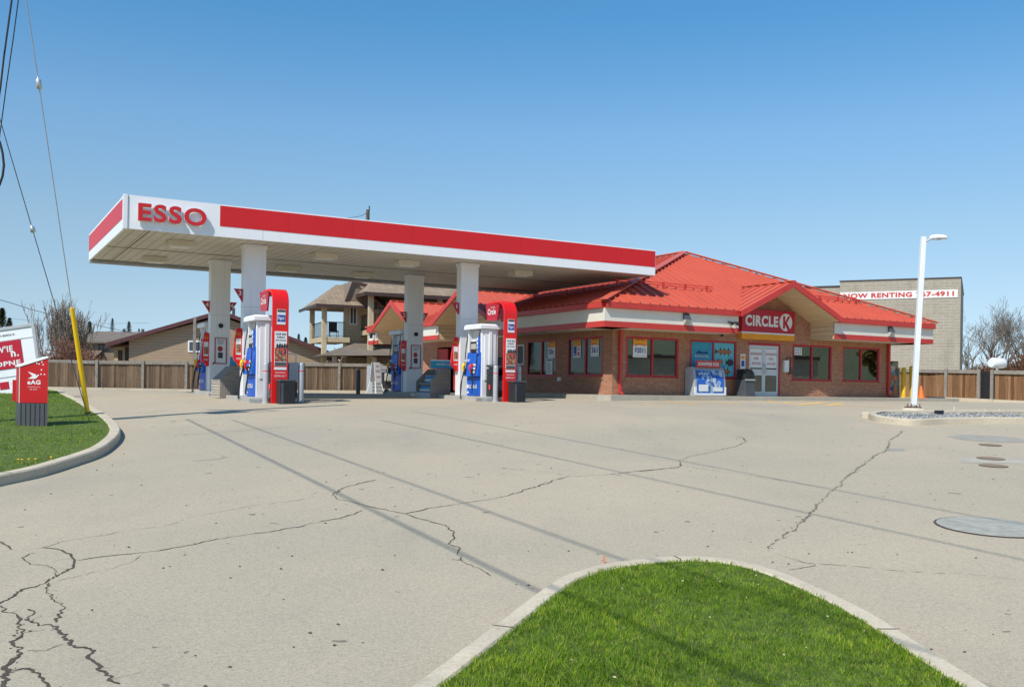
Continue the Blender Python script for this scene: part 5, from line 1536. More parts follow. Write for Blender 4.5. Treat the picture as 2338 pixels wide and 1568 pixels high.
RFP = [fp(2022, 906, 843, 50.5), fp(2120, 908, 844, 49), fp(2240, 914, 846, 47), fp(2400, 922, 849, 44.4)]
fence('warm brown board fence right of the shop with a black gate in it', RFP, 'fencewood2', .02, -.07, [.12, .385, .585, .665], gaps=(3,))
mb = MB(); a, b = fp(2241, 914.5, 848, 46.9), fp(2269, 915.8, 848, 46.5)
mb.bar((a[0], a[1], a[2]), (a[0], a[1], a[3]), .06, .06); mb.bar((b[0], b[1], b[2]), (b[0], b[1], b[3]), .06, .06)
mb.prism([(a[0]+.03, a[1], a[2]+.03), (b[0]-.03, b[1], b[2]+.03), (b[0]-.03, b[1], b[3]), (a[0]+.03, a[1], a[3])], (0, .04, 0))
o = mb.build('gate', 'rubber', None, 'plain black gate in the right hand board fence', category='gate')

# ================================================================ HOUSES
def house_box(r, x0, x1, y0, y1, z0, z1, m, name='wall'):
    return MB().box(x0, x1, y0, y1, z0, z1).build(name, m, r)
def hwin(r, x, y, z, w, h, m='white', glass='dgrey'):
    mb = MB(); t = .09
    mb.box(x-w/2, x-w/2+t, y-.05, y, z, z+h); mb.box(x+w/2-t, x+w/2, y-.05, y, z, z+h); mb.box(x-w/2+t, x+w/2-t, y-.05, y, z, z+t); mb.box(x-w/2+t, x+w/2-t, y-.05, y, z+h-t, z+h)
    mb.box(x-.03, x+.03, y-.04, y, z+t, z+h-t)
    f = mb.build('window', m, r); MB().box(x-w/2+t, x+w/2-t, y-.02, y-.003, z+t, z+h-t).build('pane', 'winpane', f)
M['winpane'] = plain('dark_window_pane', (.07, .09, .11), .08, var=.3, scale=.4, spec=.8)

# big brown gable house, turned with the forecourt axes
gl = at(294, 823, 61); gr = at(742, 823, 64)
hd = Vector((gr.x-gl.x, gr.y-gl.y, 0)); W_ = hd.length; hrz = math.atan2(hd.y, hd.x)
h1 = thing('bungalow', 'brown clapboard house with a wide low gable behind the left fence', 'house', (gl.x, gl.y, .9), hrz)
zle = at(294, 776, 61).z-.9; zap = at(502, 716, 62.4).z-.9; xap = W_*.455; zre = zle-.55
mb = MB(); mb.prism([(0, 0, 0), (W_, 0, 0), (W_, 0, zre), (xap, 0, zap-.2), (0, 0, zle-.0)], (0, 10, 0)); mb.build('wall', 'brownsiding', h1)
mb = MB()
def slab(mb, a, b, y0, y1, t=.16, m=0): mb.prism([(a[0], y0, a[1]), (b[0], y0, b[1]), (b[0], y0, b[1]+t), (a[0], y0, a[1]+t)], (0, y1-y0, 0), m)
sl = (zap-zle)/xap; sr_ = (zap-zre)/(W_-xap)
slab(mb, (-1.3, zle-1.3*sl), (xap, zap), -.5, 10.5, .16); slab(mb, (xap, zap), (W_+1.0, zre-1.0*sr_), -.5, 10.5, .16); mb.build('roof', 'shingle2', h1)
mb = MB(); slab(mb, (-1.32, zle-1.32*sl-.06), (xap, zap-.06), -.56, -.5, .26); slab(mb, (xap, zap-.06), (W_+1.02, zre-1.02*sr_-.06), -.56, -.5, .26); mb.build('barge_board', 'maroon', h1)
pz = at(439, 804, 62).z-.9
hwin(h1, W_*.325, 0, pz, .85, .75)
mb = MB(); mb.box(-1.1, 0.0, 1.4, 6, 0, zle-.35); mb.build('side_wing', 'tan', h1)
hwin(h1, -.72, 1.4, zle-1.75, .26, 1.1, 'bronze'); hwin(h1, -.28, 1.4, zle-1.6, .3, 1.15, 'bronze')
mb = MB(); slab(mb, (-1.6, zle-.5), (.1, zle-.3), 1.0, 6.2, .12); mb.build('wing_roof', 'maroon', h1)
mb = MB(); mb.box(xap+.6, xap+.8, 2, 2.2, zap-.4, zap+.55); mb.build('flue', 'dgrey', h1)

# grey roofed house farther off
c = at(180, 823, 82); e = at(330, 823, 82)
h2 = thing('bungalow', 'distant house with grey brown shingle roof and small window, beyond the bare bush', 'house', (c.x, c.y, .8), 0)
Wd = e.x-c.x; za = at(200, 783, 82).z-.8; zb_ = at(200, 750, 82).z-.8
house_box(h2, 0, Wd, 0, 9, 0, za, 'darksiding')
mb = MB(); mb.prism([(-.5, -.6, za), (-.5, -.6, za+.12), (-.5, 4.5, zb_), (-.5, 9.6, za+.12), (-.5, 9.6, za)], (Wd+4, 0, 0)); mb.build('roof', 'shingle2', h2)
hwin(h2, at(236, 800, 82).x-c.x, 0, at(236, 801, 82).z-.8, .85, .6, 'bronze')
mb = MB(); x = at(218, 0, 82).x-c.x; mb.prism([(x-1.4, -2.2, za-1.35), (x+1.4, -2.2, za-1.35), (x+1.1, 0, za-.7), (x-1.1, 0, za-.7)], (0, 0, .12)); mb.box(x-1.2, x+1.2, -2, 0, 0, za-1.35, 1); mb.build('porch', ['shingle2', 'darksiding'], h2)
for k in range(5): mb = MB(); mb.box(2+k*1.7, 2.2+k*1.7, 4.2, 4.4, zb_-.1, zb_+.25); mb.build('roof_vent', 'dgrey', h2)

# ---- lodge with balconies; its own frame, x along its front, y to the back
LY = 60.0
lc = at(722, 830, LY); lo0 = Vector((lc.x, lc.y, 1.0)); LT = TH-.12
lux, luy = Vector((math.cos(LT), math.sin(LT), 0)), Vector((-math.sin(LT), math.cos(LT), 0))
lodge = thing('lodge', 'two storey brown lodge with covered corner balconies and shingle roofs', 'house', lo0, LT)
def lx(x, y, yy=0.0):
    """place seen at a pixel on the plane y=yy of the lodge -> (x, z)"""
    p = onplane(x, y, lo0+luy*yy, luy)-lo0; return p.dot(lux), p.z
def ly(x, y, xx=0.0):
    p = onplane(x, y, lo0+lux*xx, lux)-lo0; return p.dot(luy), p.z
zE = lx(722, 694)[1]; zfl = lx(735, 769, .6)[1]; xr = lx(784, 698)[0]; xpo = lx(736.5, 750, .6)[0]
# tower roof
yl = ly(684, 704)[0]; apx, apz = lx(767, 650, yl*.5)
mb = MB(); A0, B0, C0, D0_ = (0, 0, zE), (xr+2.2, 0, zE), (xr+2.2, yl, zE), (0, yl, zE); T0 = (apx, yl*.5, apz); T1 = (xr+3.5, yl*.5, apz)
mb.poly([A0, B0, T1, T0]); mb.poly([D0_, A0, T0]); mb.poly([C0, D0_, T0, T1]); mb.poly([A0, D0_, C0, B0]); mb.build('roof', 'shingle', lodge)
mb = MB(); mb.box(-.06, xr+2.2, -.06, 0, zE-.16, zE+.03); mb.box(-.06, 0, 0, yl, zE-.16, zE+.03); mb.build('gutter', 'bronze', lodge)
def lpost(x, y, z0, z1, w=.3): mb = MB(); mb.box(x-w/2, x+w/2, y-w/2, y+w/2, z0, z1); mb.build('post', 'paletimber', lodge, bevel=.02)
pbx = .62
yp2 = ly(712.5, 750, pbx)[0]
lpost(pbx, .75, -.5, zE-.05); lpost(pbx, max(3, yp2), -.5, zE-.05)
mb = MB(); yb2 = max(3, yp2); mb.box(pbx-.1, xr+.6, .65, yb2+.1, zfl-.3, zfl+.02); mb.build('balcony_floor', 'paletimber', lodge)
def rail(x0, y0, x1, y1, z, n, h=.98):
    mb = MB(); a, b = Vector((x0, y0, z)), Vector((x1, y1, z))
    mb.bar(a+Z3*h, b+Z3*h, .05, .05); mb.bar(a+Z3*.08, b+Z3*.08, .04, .04)
    for k in range(n+1): p = a.lerp(b, k/n); mb.bar(p+Z3*.08, p+Z3*h, .022, .022)
    mb.build('railing', 'rubber', lodge)
rail(pbx, .75, xr+.3, .75, zfl, 18); rail(pbx, .75, pbx, yb2, zfl, 16)
for x in (1.4, 2.5, 3.1):
    ch = thing('patio_chair', 'black patio chair on the lodge balcony, '+{1.4: 'nearest the corner post', 2.5: 'in the middle', 3.1: 'nearest the wall'}[x], 'chair', lo0+lux*(x+.1)+luy*1.9+Z3*(zfl+.02), LT, 'black chairs on the lodge balcony')
    mb = MB(); mb.box(-.27, .27, -.27, .27, .38, .46); mb.build('seat', 'rubber', ch, bevel=.02)
    mb = MB(); mb.prism([(-.27, .2, .46), (.27, .2, .46), (.27, .3, 1.05), (-.27, .3, 1.05)], (0, .05, 0)); mb.build('backrest', 'rubber', ch, bevel=.02)
    for sx in (-.24, .24):
        for sy in (-.24, .24): mb = MB(); mb.bar((sx, sy, 0), (sx, sy, .4), .035, .035); mb.build('leg', 'rubber', ch)
# main body
xb0 = lx(793, 700, 1.6)[0]; xw2 = lx(822, 800, 1.6)[0]
mb = MB(); mb.box(xb0, xb0+2.1, 1.6, 2.7, -.5, zE+1.0); mb.build('wall', 'tan', lodge)
mb = MB(); mb.box(xb0+2.1, xb0+15, 3.4, 5.0, -.5, zE+1.4); mb.build('wall', 'darksiding', lodge)
hwin(lodge, xb0-.6+1.0, 1.6, zfl+.9, .55, 1.9, 'cream')
# dormer gable between the roofs
gx, gz_ = lx(805.7, 640, .5); gx0, gz0 = lx(784, 697, .5)
mb = MB(); 
mb.prism([(gx0, .5, gz0), (gx0+.14, .5, gz0-.05), (gx+.1, .5, gz_-.3), (gx+1.6, .5, gz0+1.2), (gx+1.7, .5, gz0+1.3), (gx, .5, gz_)], (0, .15, 0)); mb.build('barge_board', 'bronze', lodge)
mb = MB(); mb.prism([(gx0, .6, gz0), (gx, .6, gz_), (gx+2.2, .6, gz0)], (0, 4, 0)); mb.build('dormer', 'darksiding', lodge)
# right wing roof
cx_, cz_ = lx(834, 667, -1.6)
rtx, rtz = lx(928, 628, 3.0)
yt, zt_ = ly(786, 677, cx_)
mb = MB(); y0 = -1.6
a = (cx_, y0, cz_); b = (cx_+16, y0, cz_); t1 = (rtx-1.2, y0+5.2, cz_+2.9); t2 = (cx_+16, y0+5.2, cz_+2.9); bk = (cx_, y0+10, cz_)
mb.poly([a, b, t2, t1]); mb.poly([bk, a, t1]); mb.poly([a, bk, (cx_+16, y0+10, cz_), b]); mb.build('roof', 'shingle', lodge)
mb = MB(); mb.box(cx_-.06, cx_+16, y0-.06, y0, cz_-.2, cz_+.03); mb.box(cx_-.06, cx_, y0, y0+4, cz_-.2, cz_+.03); mb.build('gutter', 'bronze', lodge)
p1 = lx(819.5, 740, -.9)[0]; p2 = lx(852.5, 740, -.9)[0]
px1 = cx_+.55
yq = max(.3, ly(819.5, 740, px1)[0])
lpost(px1, -.9, -.5, cz_-.02, .32); lpost(px1, 2.2, -.5, cz_-.02, .3)
zf2 = lx(840, 752, -.9)[1]
mb = MB(); mb.box(px1-.1, px1+13, -1.0, 3.4, zf2-.3, zf2); mb.build('balcony_floor', 'paletimber', lodge)
rail(px1, -.9, px1+4.5, -.9, zf2, 28); rail(px1, -.9, px1, 2.2, zf2, 18)
hwin(lodge, px1+2.2, 3.4, zf2+.1, 1.3, 2.3, 'cream')
mb = MB(); mb.box(px1+1.9, px1+2.5, -.2, .3, zf2, zf2+.9); mb.build('planter', 'silver', lodge, bevel=.05)
lpost(px1+4.6, -.9, -.5, cz_-.02, .3)
# low roof in front
q0 = lx(733, 811, -2.6); q1 = lx(846, 809, -2.6); qt = lx(820, 781, .5); qt2 = lx(838, 782, .5)
mb = MB(); mb.poly([(q0[0], -2.6, q0[1]), (q1[0]+2, -2.6, q1[1]), (qt2[0]+2, 1.2, qt[1]), (qt[0], 1.2, qt[1])]); mb.poly([(q0[0], -2.6, q0[1]), (qt[0], 1.2, qt[1]), (q0[0]+.3, 1.6, q0[1])])
mb.poly([(q0[0], -2.6, q0[1]-.0), (q0[0]+.3, 1.6, q0[1]), (q1[0]+2, 1.6, q1[1]), (q1[0]+2, -2.6, q1[1])]); mb.build('porch_roof', 'shingle2', lodge)
mb = MB(); mb.box(q0[0]+2.2, q1[0]+2, .2, 1.5, -.5, q0[1]); mb.build('porch_wall', 'darksiding', lodge)
for dx in (.9, 3.4, 5.2): lpost(q0[0]+dx, -2.2, -.5, q0[1], .24)

# ---- block building with banner
ba = at(1915, 850, 71.6); bb = at(2191, 850, 68)
bd = Vector((bb.x-ba.x, bb.y-ba.y, 0)); bw = bd.length; brz = math.atan2(bd.y, bd.x)
blk = thing('storage_building', 'tall grey concrete block building with a red lettered banner near its top', 'building', (ba.x, ba.y, 1.0), brz)
bn = Vector((-bd.y, bd.x, 0)).normalized(); bo_ = Vector((ba.x, ba.y, 1.0)); bxv = bd.normalized()
def bl(x, y): p = onplane(x, y, bo_, bn)-bo_; return p.dot(bxv), p.z
bh = (bl(1915, 643)[1]+bl(2191, 634.5)[1])/2
MB().box(0, bw, 0, 14, -1, bh).build('wall', 'cmu', blk)
MB().box(-.05, bw+.05, -.06, 14, bh, bh+.07).build('parapet_cap', 'bronze', blk)
MB().box(-5, -.003, .5, 14, -1, bl(1880, 655)[1]).build('low_wing', 'cmu', blk)
MB().box(-5, -.06, .45, 14, bl(1880, 655)[1]+.002, bl(1880, 655)[1]+.12).build('wing_cap', 'bronze', blk)
x0, z1_ = bl(1918.6, 668); x1, _ = bl(2187, 659); z0_ = bl(1919.5, 685)[1]; 
ban = MB(); ban.box(0, x1-x0, -.04, 0, 0, z1_-z0_, 0); ban.text('NOW RENTING 767-4911', ((x1-x0)/2, -.05, (z1_-z0_)*.5), (1, 0, 0), (0, 0, 1), (z1_-z0_)*.68, 1, .045, width=(x1-x0)*.94)
solo(ban, 'banner', ['poster', 'gutter'], 'long white banner reading NOW RENTING 767-4911 high on the block building', 'sign', bo_+bxv*x0-bn*.003+Z3*z0_, brz)

# ================================================================ TREES
def branch(mb, p, d, L, r, depth, spread, up, sides=4, m=0, minr=.006, tips=None, kink=.18):
    n = 3 if depth > 1 else 2; pts = [p]; rs = [r]; q = p.copy(); dd = d.copy()
    for k in range(n):
        dd = (dd+Vector((random.gauss(0, kink), random.gauss(0, kink), random.gauss(0, kink*.6)+up*.12))).normalized()
        q = q+dd*L/n; pts.append(q.copy()); rs.append(max(minr, r*(1-(k+1)/n*.45)))
    mb.tube(pts, rs, sides if r > .03 else 3, m, True, False)
    if tips is not None and depth <= 1: tips.append(q)
    if depth <= 0: return
    nb = random.choice((3, 4)) if depth > 1 else random.choice((3, 4, 5))
    for k in range(nb):
        i = random.randint(1, n); base_ = pts[i]; a = random.uniform(0, 6.28)
        side = Vector((math.cos(a), math.sin(a), random.uniform(-.1, .5)))
        nd = (dd*(1-spread)+side*spread+Vector((0, 0, up*.35))).normalized()
        branch(mb, base_, nd, L*random.uniform(.55, .8), max(minr, rs[i]*random.uniform(.5, .68)), depth-1, spread, up, sides, m, minr, tips, kink)
def bare_tree(px, Y, top, label, group='bare trees beyond the fences', mat='twig', depth=5, spread=.5, base_y=None, stems=1, minr=.012, up=.6, r0=None):
    a = at(px, 840, Y); z0 = .9; zt = at(px, top, Y).z; H = zt-z0
    t = thing('bare_tree', label, 'tree', (a.x, a.y, z0), 0, group)
    mb = MB(); mb2 = MB()
    for s in range(stems):
        r = r0 or H*.02; lean = Vector((random.gauss(0, .12 if stems == 1 else .4), random.gauss(0, .1), 1)).normalized()
        h = H*(.32 if stems == 1 else .18)
        top_ = lean*h; mb.tube([(0, 0, -.3), tuple(lean*h*.5), tuple(top_)], [r*1.3, r, r*.85], 7)
        for k in range(5 if stems == 1 else 3):
            an = random.uniform(0, 6.28); d = (lean+Vector((math.cos(an), math.sin(an), .2))*spread*(.9 if k else .15)).normalized()
            branch(mb2, Vector(top_)*random.uniform(.75, 1), d, H*.26, r*.6, depth-1, spread, up, 5, 0, minr)
    # scale the crown to the height it has
    mz = max(v[2] for v in mb2.v); f = H/mz
    mb2.v = [(v[0]*f, v[1]*f, v[2]*f) for v in mb2.v]; mb.v = [(v[0]*f, v[1]*f, v[2]*f) for v in mb.v]
    mb.build('trunk', 'bark', t); mb2.build('crown', mat, t)
    return t
bare_tree(2205, 96, 690, 'bare tree closest to the block building', depth=4, minr=.012, r0=.14)
bare_tree(2250, 92, 676, 'tallest bare tree standing behind the olive bush', depth=5, minr=.009, r0=.16)
bare_tree(2285, 100, 700, 'bare tree just right of the tallest one', depth=4, minr=.012, r0=.14)
bare_tree(2334, 88, 690, 'bare tree at the right edge of the view', depth=5, minr=.009, r0=.15)
bare_tree(2225, 104, 742, 'low bare tree behind the thin white pole', depth=3)
bare_tree(138, 63, 668, 'large many stemmed bare tree behind the left fence', 'bare trees beyond the fences', 'twig', 4, .2, stems=8, minr=.011, up=1.5, r0=.05)
bare_tree(165, 65, 705, 'smaller bare tree behind the yellow pole', 'bare trees beyond the fences', 'twig', 4, .25, stems=4, minr=.012, up=1.3, r0=.04)

def clump_bush(px, Y, w, h, label, mat, n=2600, name='bush', cat='bush', group=None, leaf=.12, base_z=.8, twigs=True, depth_=.6, narrow=0):
    a = at(px, 840, Y); t = thing(name, label, cat, (a.x, a.y, base_z), 0, group)
    mb = MB(); lobes = [(random.uniform(-.33, .33)*w, random.uniform(-.3, .3)*w*depth_, random.uniform(.25, .72)*h, random.uniform(.2, .34)*min(w, h)) for _ in range(11)]
    for k in range(n):
        c = random.choice(lobes); u = random.gauss(0, 1); v = random.gauss(0, 1); ww = random.gauss(0, 1); l = math.sqrt(u*u+v*v+ww*ww); rr = c[3]*(random.random()**.4)*random.uniform(.8, 1.15)
        x, y, z = c[0]+u/l*rr, c[1]+v/l*rr, max(.05, c[2]+ww/l*rr*1.15)
        s = leaf*random.uniform(.5, 1.3); d1 = Vector((random.gauss(0, 1), random.gauss(0, 1), random.gauss(0, 1))).normalized()*s; d2 = d1.cross(Vector((random.random(), random.random(), random.random()+.1))).normalized()*s*.6
        p = Vector((x, y, z)); mb.add([p-d1, p+d2, p+d1, p-d2], [(0, 1, 2, 3)])
    mb.build('crown', mat, t)
    mb = MB()
    for k in range(7): 
        an = random.uniform(0, 6.28); branch(mb, Vector((random.gauss(0, .15)*w*.5, random.gauss(0, .1)*w, -.2)), Vector((math.cos(an)*.35, math.sin(an)*.35, 1)).normalized(), h*.45, .05, 3 if twigs else 2, .45, .6, 4, 0, .012)
    mb.build('trunk', 'redtwig' if twigs else 'bark', t)
    return t
M['russet'] = M['brownleaf']
clump_bush(118, 60, 2.3, 3.0, 'russet leafless bush left of the yellow pole', 'redtwig', 3000, leaf=.07)
clump_bush(150, 61, 3.0, 3.6, 'russet bush around the foot of the large bare tree', 'redtwig', 4200, leaf=.07)
clump_bush(188, 60.5, 2.2, 3.3, 'russet bush right of the yellow pole', 'redtwig', 2600, leaf=.065)
clump_bush(2262, 84, 3.4, 4.6, 'rounded olive brown bush in front of the tallest bare tree', 'oliveleaf', 4200, leaf=.11)
clump_bush(2215, 88, 3.4, 3.4, 'low russet thicket beside the block building', 'redtwig', 2600, leaf=.1)
clump_bush(2325, 82, 5.0, 4.2, 'dark russet thicket at the right edge', 'brownleaf', 5200, leaf=.1)
clump_bush(2290, 90, 3.6, 3.6, 'russet thicket between the olive bush and the right edge', 'brownleaf', 3200, leaf=.1)
clump_bush(765, 78, 4.0, 3.3, 'brown bush seen under the lodge balcony', 'oliveleaf', 2600, leaf=.12)
clump_bush(742, 84, 3.2, 3.8, 'low dark bush seen between the lodge posts', 'brownleaf', 2000, leaf=.12)

def conifer(px, Y, top, wpx, label, base=830):
    a = at(px, 840, Y); z0 = 0.5; H = at(px, top, Y).z-z0; R = wpx*Y/F/2*1.1
    t = thing('conifer', label, 'tree', (a.x, a.y, z0), 0, 'small conifers on the skyline')
    mb = MB(); n = 4200
    for k in range(n):
        f = random.random()**.45; z = H*(.25+.75*f); lay = .85+.15*math.sin(z/H*26+random.random()*2); hv = wpx*1.7*Y/F; rad = R*min(1, (1-f)*.75*H/hv)**.75*lay*random.uniform(.1, 1.1)+.01
        an = random.uniform(0, 6.28); p = Vector((math.cos(an)*rad, math.sin(an)*rad, z)); s = R*.13*random.uniform(.6, 1.6)
        d = Vector((math.cos(an), math.sin(an), random.uniform(-.3, .5))).normalized()*s*1.6; e = d.cross(Z3).normalized()*s*.6
        mb.add([p-e, p+d, p+e], [(0, 1, 2)])
    mb.build('crown', 'conifer', t)
    mb = MB(); mb.tube([(0, 0, 0), (0, 0, H*.95)], [H*.012, .02], 6); mb.build('trunk', 'bark', t)
for (px, Y, top, w, lb) in ((3, 60, 704, 34, 'dark conifer at the very left edge'), (20, 64, 726, 26, 'low dark conifer beside the tilted billboard'),
    (255, 120, 727, 13, 'narrow dark conifer above the grey roofed house'), (293, 125, 734, 17, 'broader conifer right of the narrow one above the roofs'),
    (203, 118, 734, 24, 'brownish conifer left on the skyline above the roofs'), (316, 140, 750, 10, 'tiny conifer above the brown gable, left of the two'), (323, 142, 751, 8, 'tiny conifer above the brown gable, right of the two'),
    (681, 120, 762, 14, 'small conifer between the brown house and the lodge'), (697, 118, 770, 18, 'shrubby conifer beside the lodge post')):
    conifer(px, Y, top, w, lb)

# ================================================================ STREET FURNITURE
# lamp post
lb0 = G(2086, 941, .07); lp = thing('lamp_post', 'leaning white square lamp post standing in the gravel bed', 'lamp post', lb0)
topw = at(2108.5, 541, lb0.y)-lb0
mb = MB(); mb.lathe([(.33, -.1), (.33, .07), (.3, .11), (.22, .125)], n=28); mb.build('footing', 'conc', lp)
mb = MB(); mb.bar((0, 0, .2), tuple(topw), .135, .135, up=(0, 1, 0)); mb.build('pole', 'white', lp, bevel=.012)
mb = MB(); mb.box(-.17, .17, -.17, .17, .125, .15)
for sx in (-1, 1):
    for sy in (-1, 1): mb.tube([(sx*.12, sy*.12, .12), (sx*.12, sy*.12, .24)], .014, 6)
for k in range(26):
    a_ = random.uniform(0, 6.28); r_ = random.uniform(.08, .27); x, y = r_*math.cos(a_), r_*math.sin(a_); s = random.uniform(.02, .045); z = .12
    mb.add([(x-s, y, z), (x+s, y, z), (x, y+s, z+.01), (x, y, z+s*1.4)], [(0, 1, 3), (1, 2, 3), (2, 0, 3)])
mb.build('base_plate', 'iron', lp)
tx, tz = topw.x, topw.z
mb = MB(); mb.tube([(tx+.05, topw.y, tz-.16), (tx+.12, topw.y, tz-.1), (tx+.28, topw.y, tz-.02)], .028, 8); mb.build('arm', 'silver', lp)
mb = MB()
pr2 = [(0, -.01, .03), (.06, .03, .06), (.2, .05, .1), (.36, .045, .1), (.46, .02, .07), (.5, 0, .03)]
vs = []; fs = []
for (x, h, w) in pr2:
    vs += [(tx+.17+x, topw.y-w, tz-.02), (tx+.17+x, topw.y-w*.6, tz+.02+h), (tx+.17+x, topw.y+w*.6, tz+.02+h), (tx+.17+x, topw.y+w, tz-.02), (tx+.17+x, topw.y+w*.7, tz-.055), (tx+.17+x, topw.y-w*.7, tz-.055)]
for i in range(5):
    for k in range(6): fs.append((i*6+k, (i+1)*6+k, (i+1)*6+(k+1) % 6, i*6+(k+1) % 6))
fs += [tuple(range(6)), tuple(range(35, 29, -1))]; mb.add(vs, fs, 0); mb.build('lamp_head', 'white', lp)
mb = MB(); mb.box(tx+.28, tx+.5, topw.y-.06, topw.y+.06, tz-.07, tz-.055); mb.build('lens', 'intlight', lp)
mb = MB(); mb.box(-.13, .13, -.02, .02, 0, .1, 0)
p = G(2144, 945, .1); solo(mb, 'loose_panel', 'dark', 'small black panel lying against the rear kerb of the gravel bed', 'panel', p, .1, bevel=.01)
for i, (x, lb_) in enumerate(((2178.5, 'thin white stake left in the gravel bed'), (2249, 'thin pale stake in the middle of the gravel bed'), (2281, 'thin pale stake right in the gravel bed'))):
    p = G(x, 943, .05); mb = MB(); mb.tube([(0, 0, 0), (0, 0, (.2, .12, .12)[i])], .012, 6); solo(mb, 'stake', 'poster', lb_, 'stake', p, 0, 'stakes in the gravel bed')
# yellow bollards and cone right of the shop
def ybol(u, v, h, lean, label):
    p = sw(u, v); mb = MB(); mb.lathe([(.105, 0), (.105, h-.05), (.08, h), (.03, h+.02)], n=18)
    o = solo(mb, 'yellow_bollard', 'dyellow', label, 'bollard', (p.x, p.y, 1.38), 0, 'yellow bollards right of the shop'); o.rotation_euler = (0, lean, 0)
ybol(16.2, -.45, 1.42, 0, 'yellow bollard nearest the display rack'); ybol(16.75, -.5, 1.5, -.03, 'yellow bollard half hidden by the lamp post'); ybol(16.95, .6, 1.4, 0, 'yellow bollard behind the other two')
p = sw(16.45, -1.2); cone = thing('traffic_cone', 'orange traffic cone in front of the warm brown fence', 'cone', (p.x, p.y, 1.42), 0)
MB().lathe([(.16, .03), (.1, .25), (.05, .48), (.035, .56)], n=20).build('body', 'orange', cone)
MB().box(-.2, .2, -.2, .2, 0, .03).build('base', 'orange', cone, bevel=.01)
# round white tank over the fence, thin pole
p = at(2279, 838, 53); tk = thing('water_tank', 'white round ended tank showing above the right fence', 'tank', (p.x, p.y, 1.3), .5)
zt = at(2279, 829, 53).z-1.3
mb = MB(); mb.tube([(-.62, 0, zt), (-.5, 0, zt), (.3, 0, zt), (.42, 0, zt), (.5, 0, zt)], [.22, .29, .29, .26, .16], 22); mb.build('shell', 'white', tk)
mb = MB(); mb.bar((-.4, -.2, 0), (-.4, -.2, zt-.25), .08, .08); mb.bar((.25, .2, 0), (.25, .2, zt-.25), .08, .08); mb.bar((-.4, -.2, zt-.28), (.25, .2, zt-.28), .1, .06); mb.build('stand', 'grey', tk)
mb = MB(); mb.tube([(.44, -.2, zt-.05), (.5, -.1, zt+.1), (.5, .1, zt+.12), (.44, .22, zt)], .03, 6); mb.build('swirl_band', 'grey', tk)
p = at(2211, 840, 74); zt = at(2211, 778, 74).z
solo(MB().tube([(0, 0, 0), (0, 0, zt-1)], .06, 8), 'white_pole', 'white', 'thin white pole behind the right fence', 'pole', (p.x, p.y, 1))
# timber post in front of the brown house
p = at(443, 828, 56); zt = at(443, 724, 56).z
solo(MB().bar((0, 0, 0), (0, 0, zt-1), .16, .16), 'timber_post', 'post', 'tall square timber post in front of the brown house', 'post', (p.x, p.y, 1), .3)

# red kiosk
kb = G(80, 972, .13); kd = kb.y
def kp(x, y): q = at(x, y, kd)-kb; return q.x, q.z
ks = thing('letter_kiosk', 'red and grey slanted kiosk with white bird emblem on the left lawn', 'kiosk', kb)
x0, zt0 = kp(46, 838); x1, zt1 = kp(110.5, 817.5); zm = kp(80, 920)[1]; xl = kp(37.5, 900)[0]
KX = (-.21, .26, 0)
mb = MB(); mb.prism([(x0, 0, zm), (x1, 0, zm), (x1, 0, zt1), (x0, 0, zt0)], KX, 0); mb.build('housing', 'kred', ks, bevel=.008)
mb = MB(); mb.prism([(x0-.01, -.015, zt0), (x1+.01, -.015, zt1), (x1+.01, -.015, zt1+.035), (x0-.01, -.015, zt0+.035)], (-.23, .29, 0), 0); mb.build('lid', 'poster', ks, bevel=.006)
mb = MB(); mb.prism([(x0, .006, -.06), (x1-.005, .006, -.06), (x1-.005, .006, zm-.003), (x0, .006, zm-.003)], KX, 0)
for k in range(6): mb.box(x0+.02+k*(x1-x0)/6, x0+.02+k*(x1-x0)/6+.012, -.002, .01, -.06, zm-.01, 1)
mb.build('base', ['dgrey', 'dark'], ks)
mb = MB(); mb.box(x0-.012, x0, -.008, .06, zm, zt0, 0); mb.build('edge_strip', 'poster', ks)
mb = MB(); k = .1863; zz = lambda zx, zy: kp(zx*k, 706.3+zy*k)
b = [zz(342, 760), zz(440, 795), zz(455, 815), zz(470, 792), zz(482, 805), zz(440, 848), zz(342, 850), zz(400, 815)]
mb.poly([(u, -.006, v) for u, v in b][::-1], 0)
mb.text('eAG', (*[zz(418, 892)[0], -.006], zz(418, 892)[1]), (1, 0, 0), (0, 0, 1), .085, 0, .035, width=.25)
mb.text('mqchenwn', (zz(418, 950)[0], -.006, zz(418, 950)[1]), (1, 0, 0), (0, 0, 1), .025, 0, .0, width=.24)
mb.text('ou coin', (zz(410, 977)[0], -.006, zz(410, 977)[1]), (1, 0, 0), (0, 0, 1), .028, 0, .0, width=.14)
for q in ((455, 660), (482, 668), (515, 643), (530, 677), (510, 741), (505, 793), (547, 795)): u, v = zz(*q); mb.box(u-.012, u+.012, -.006, -.004, v-.012, v+.012, 0)
mb.build('emblem', 'poster', ks)
kb2 = G(36, 915, .13); kb2.z = gz(kb2.x, kb2.y)+.1
kb3 = G(37, 915, .13); mb = MB(); mb.box(-.05, .05, -.1, .1, 0, 48*kb3.y/F); solo(mb, 'marker_post', 'kred', 'short red marker behind the slanted kiosk', 'marker', kb3, 0)

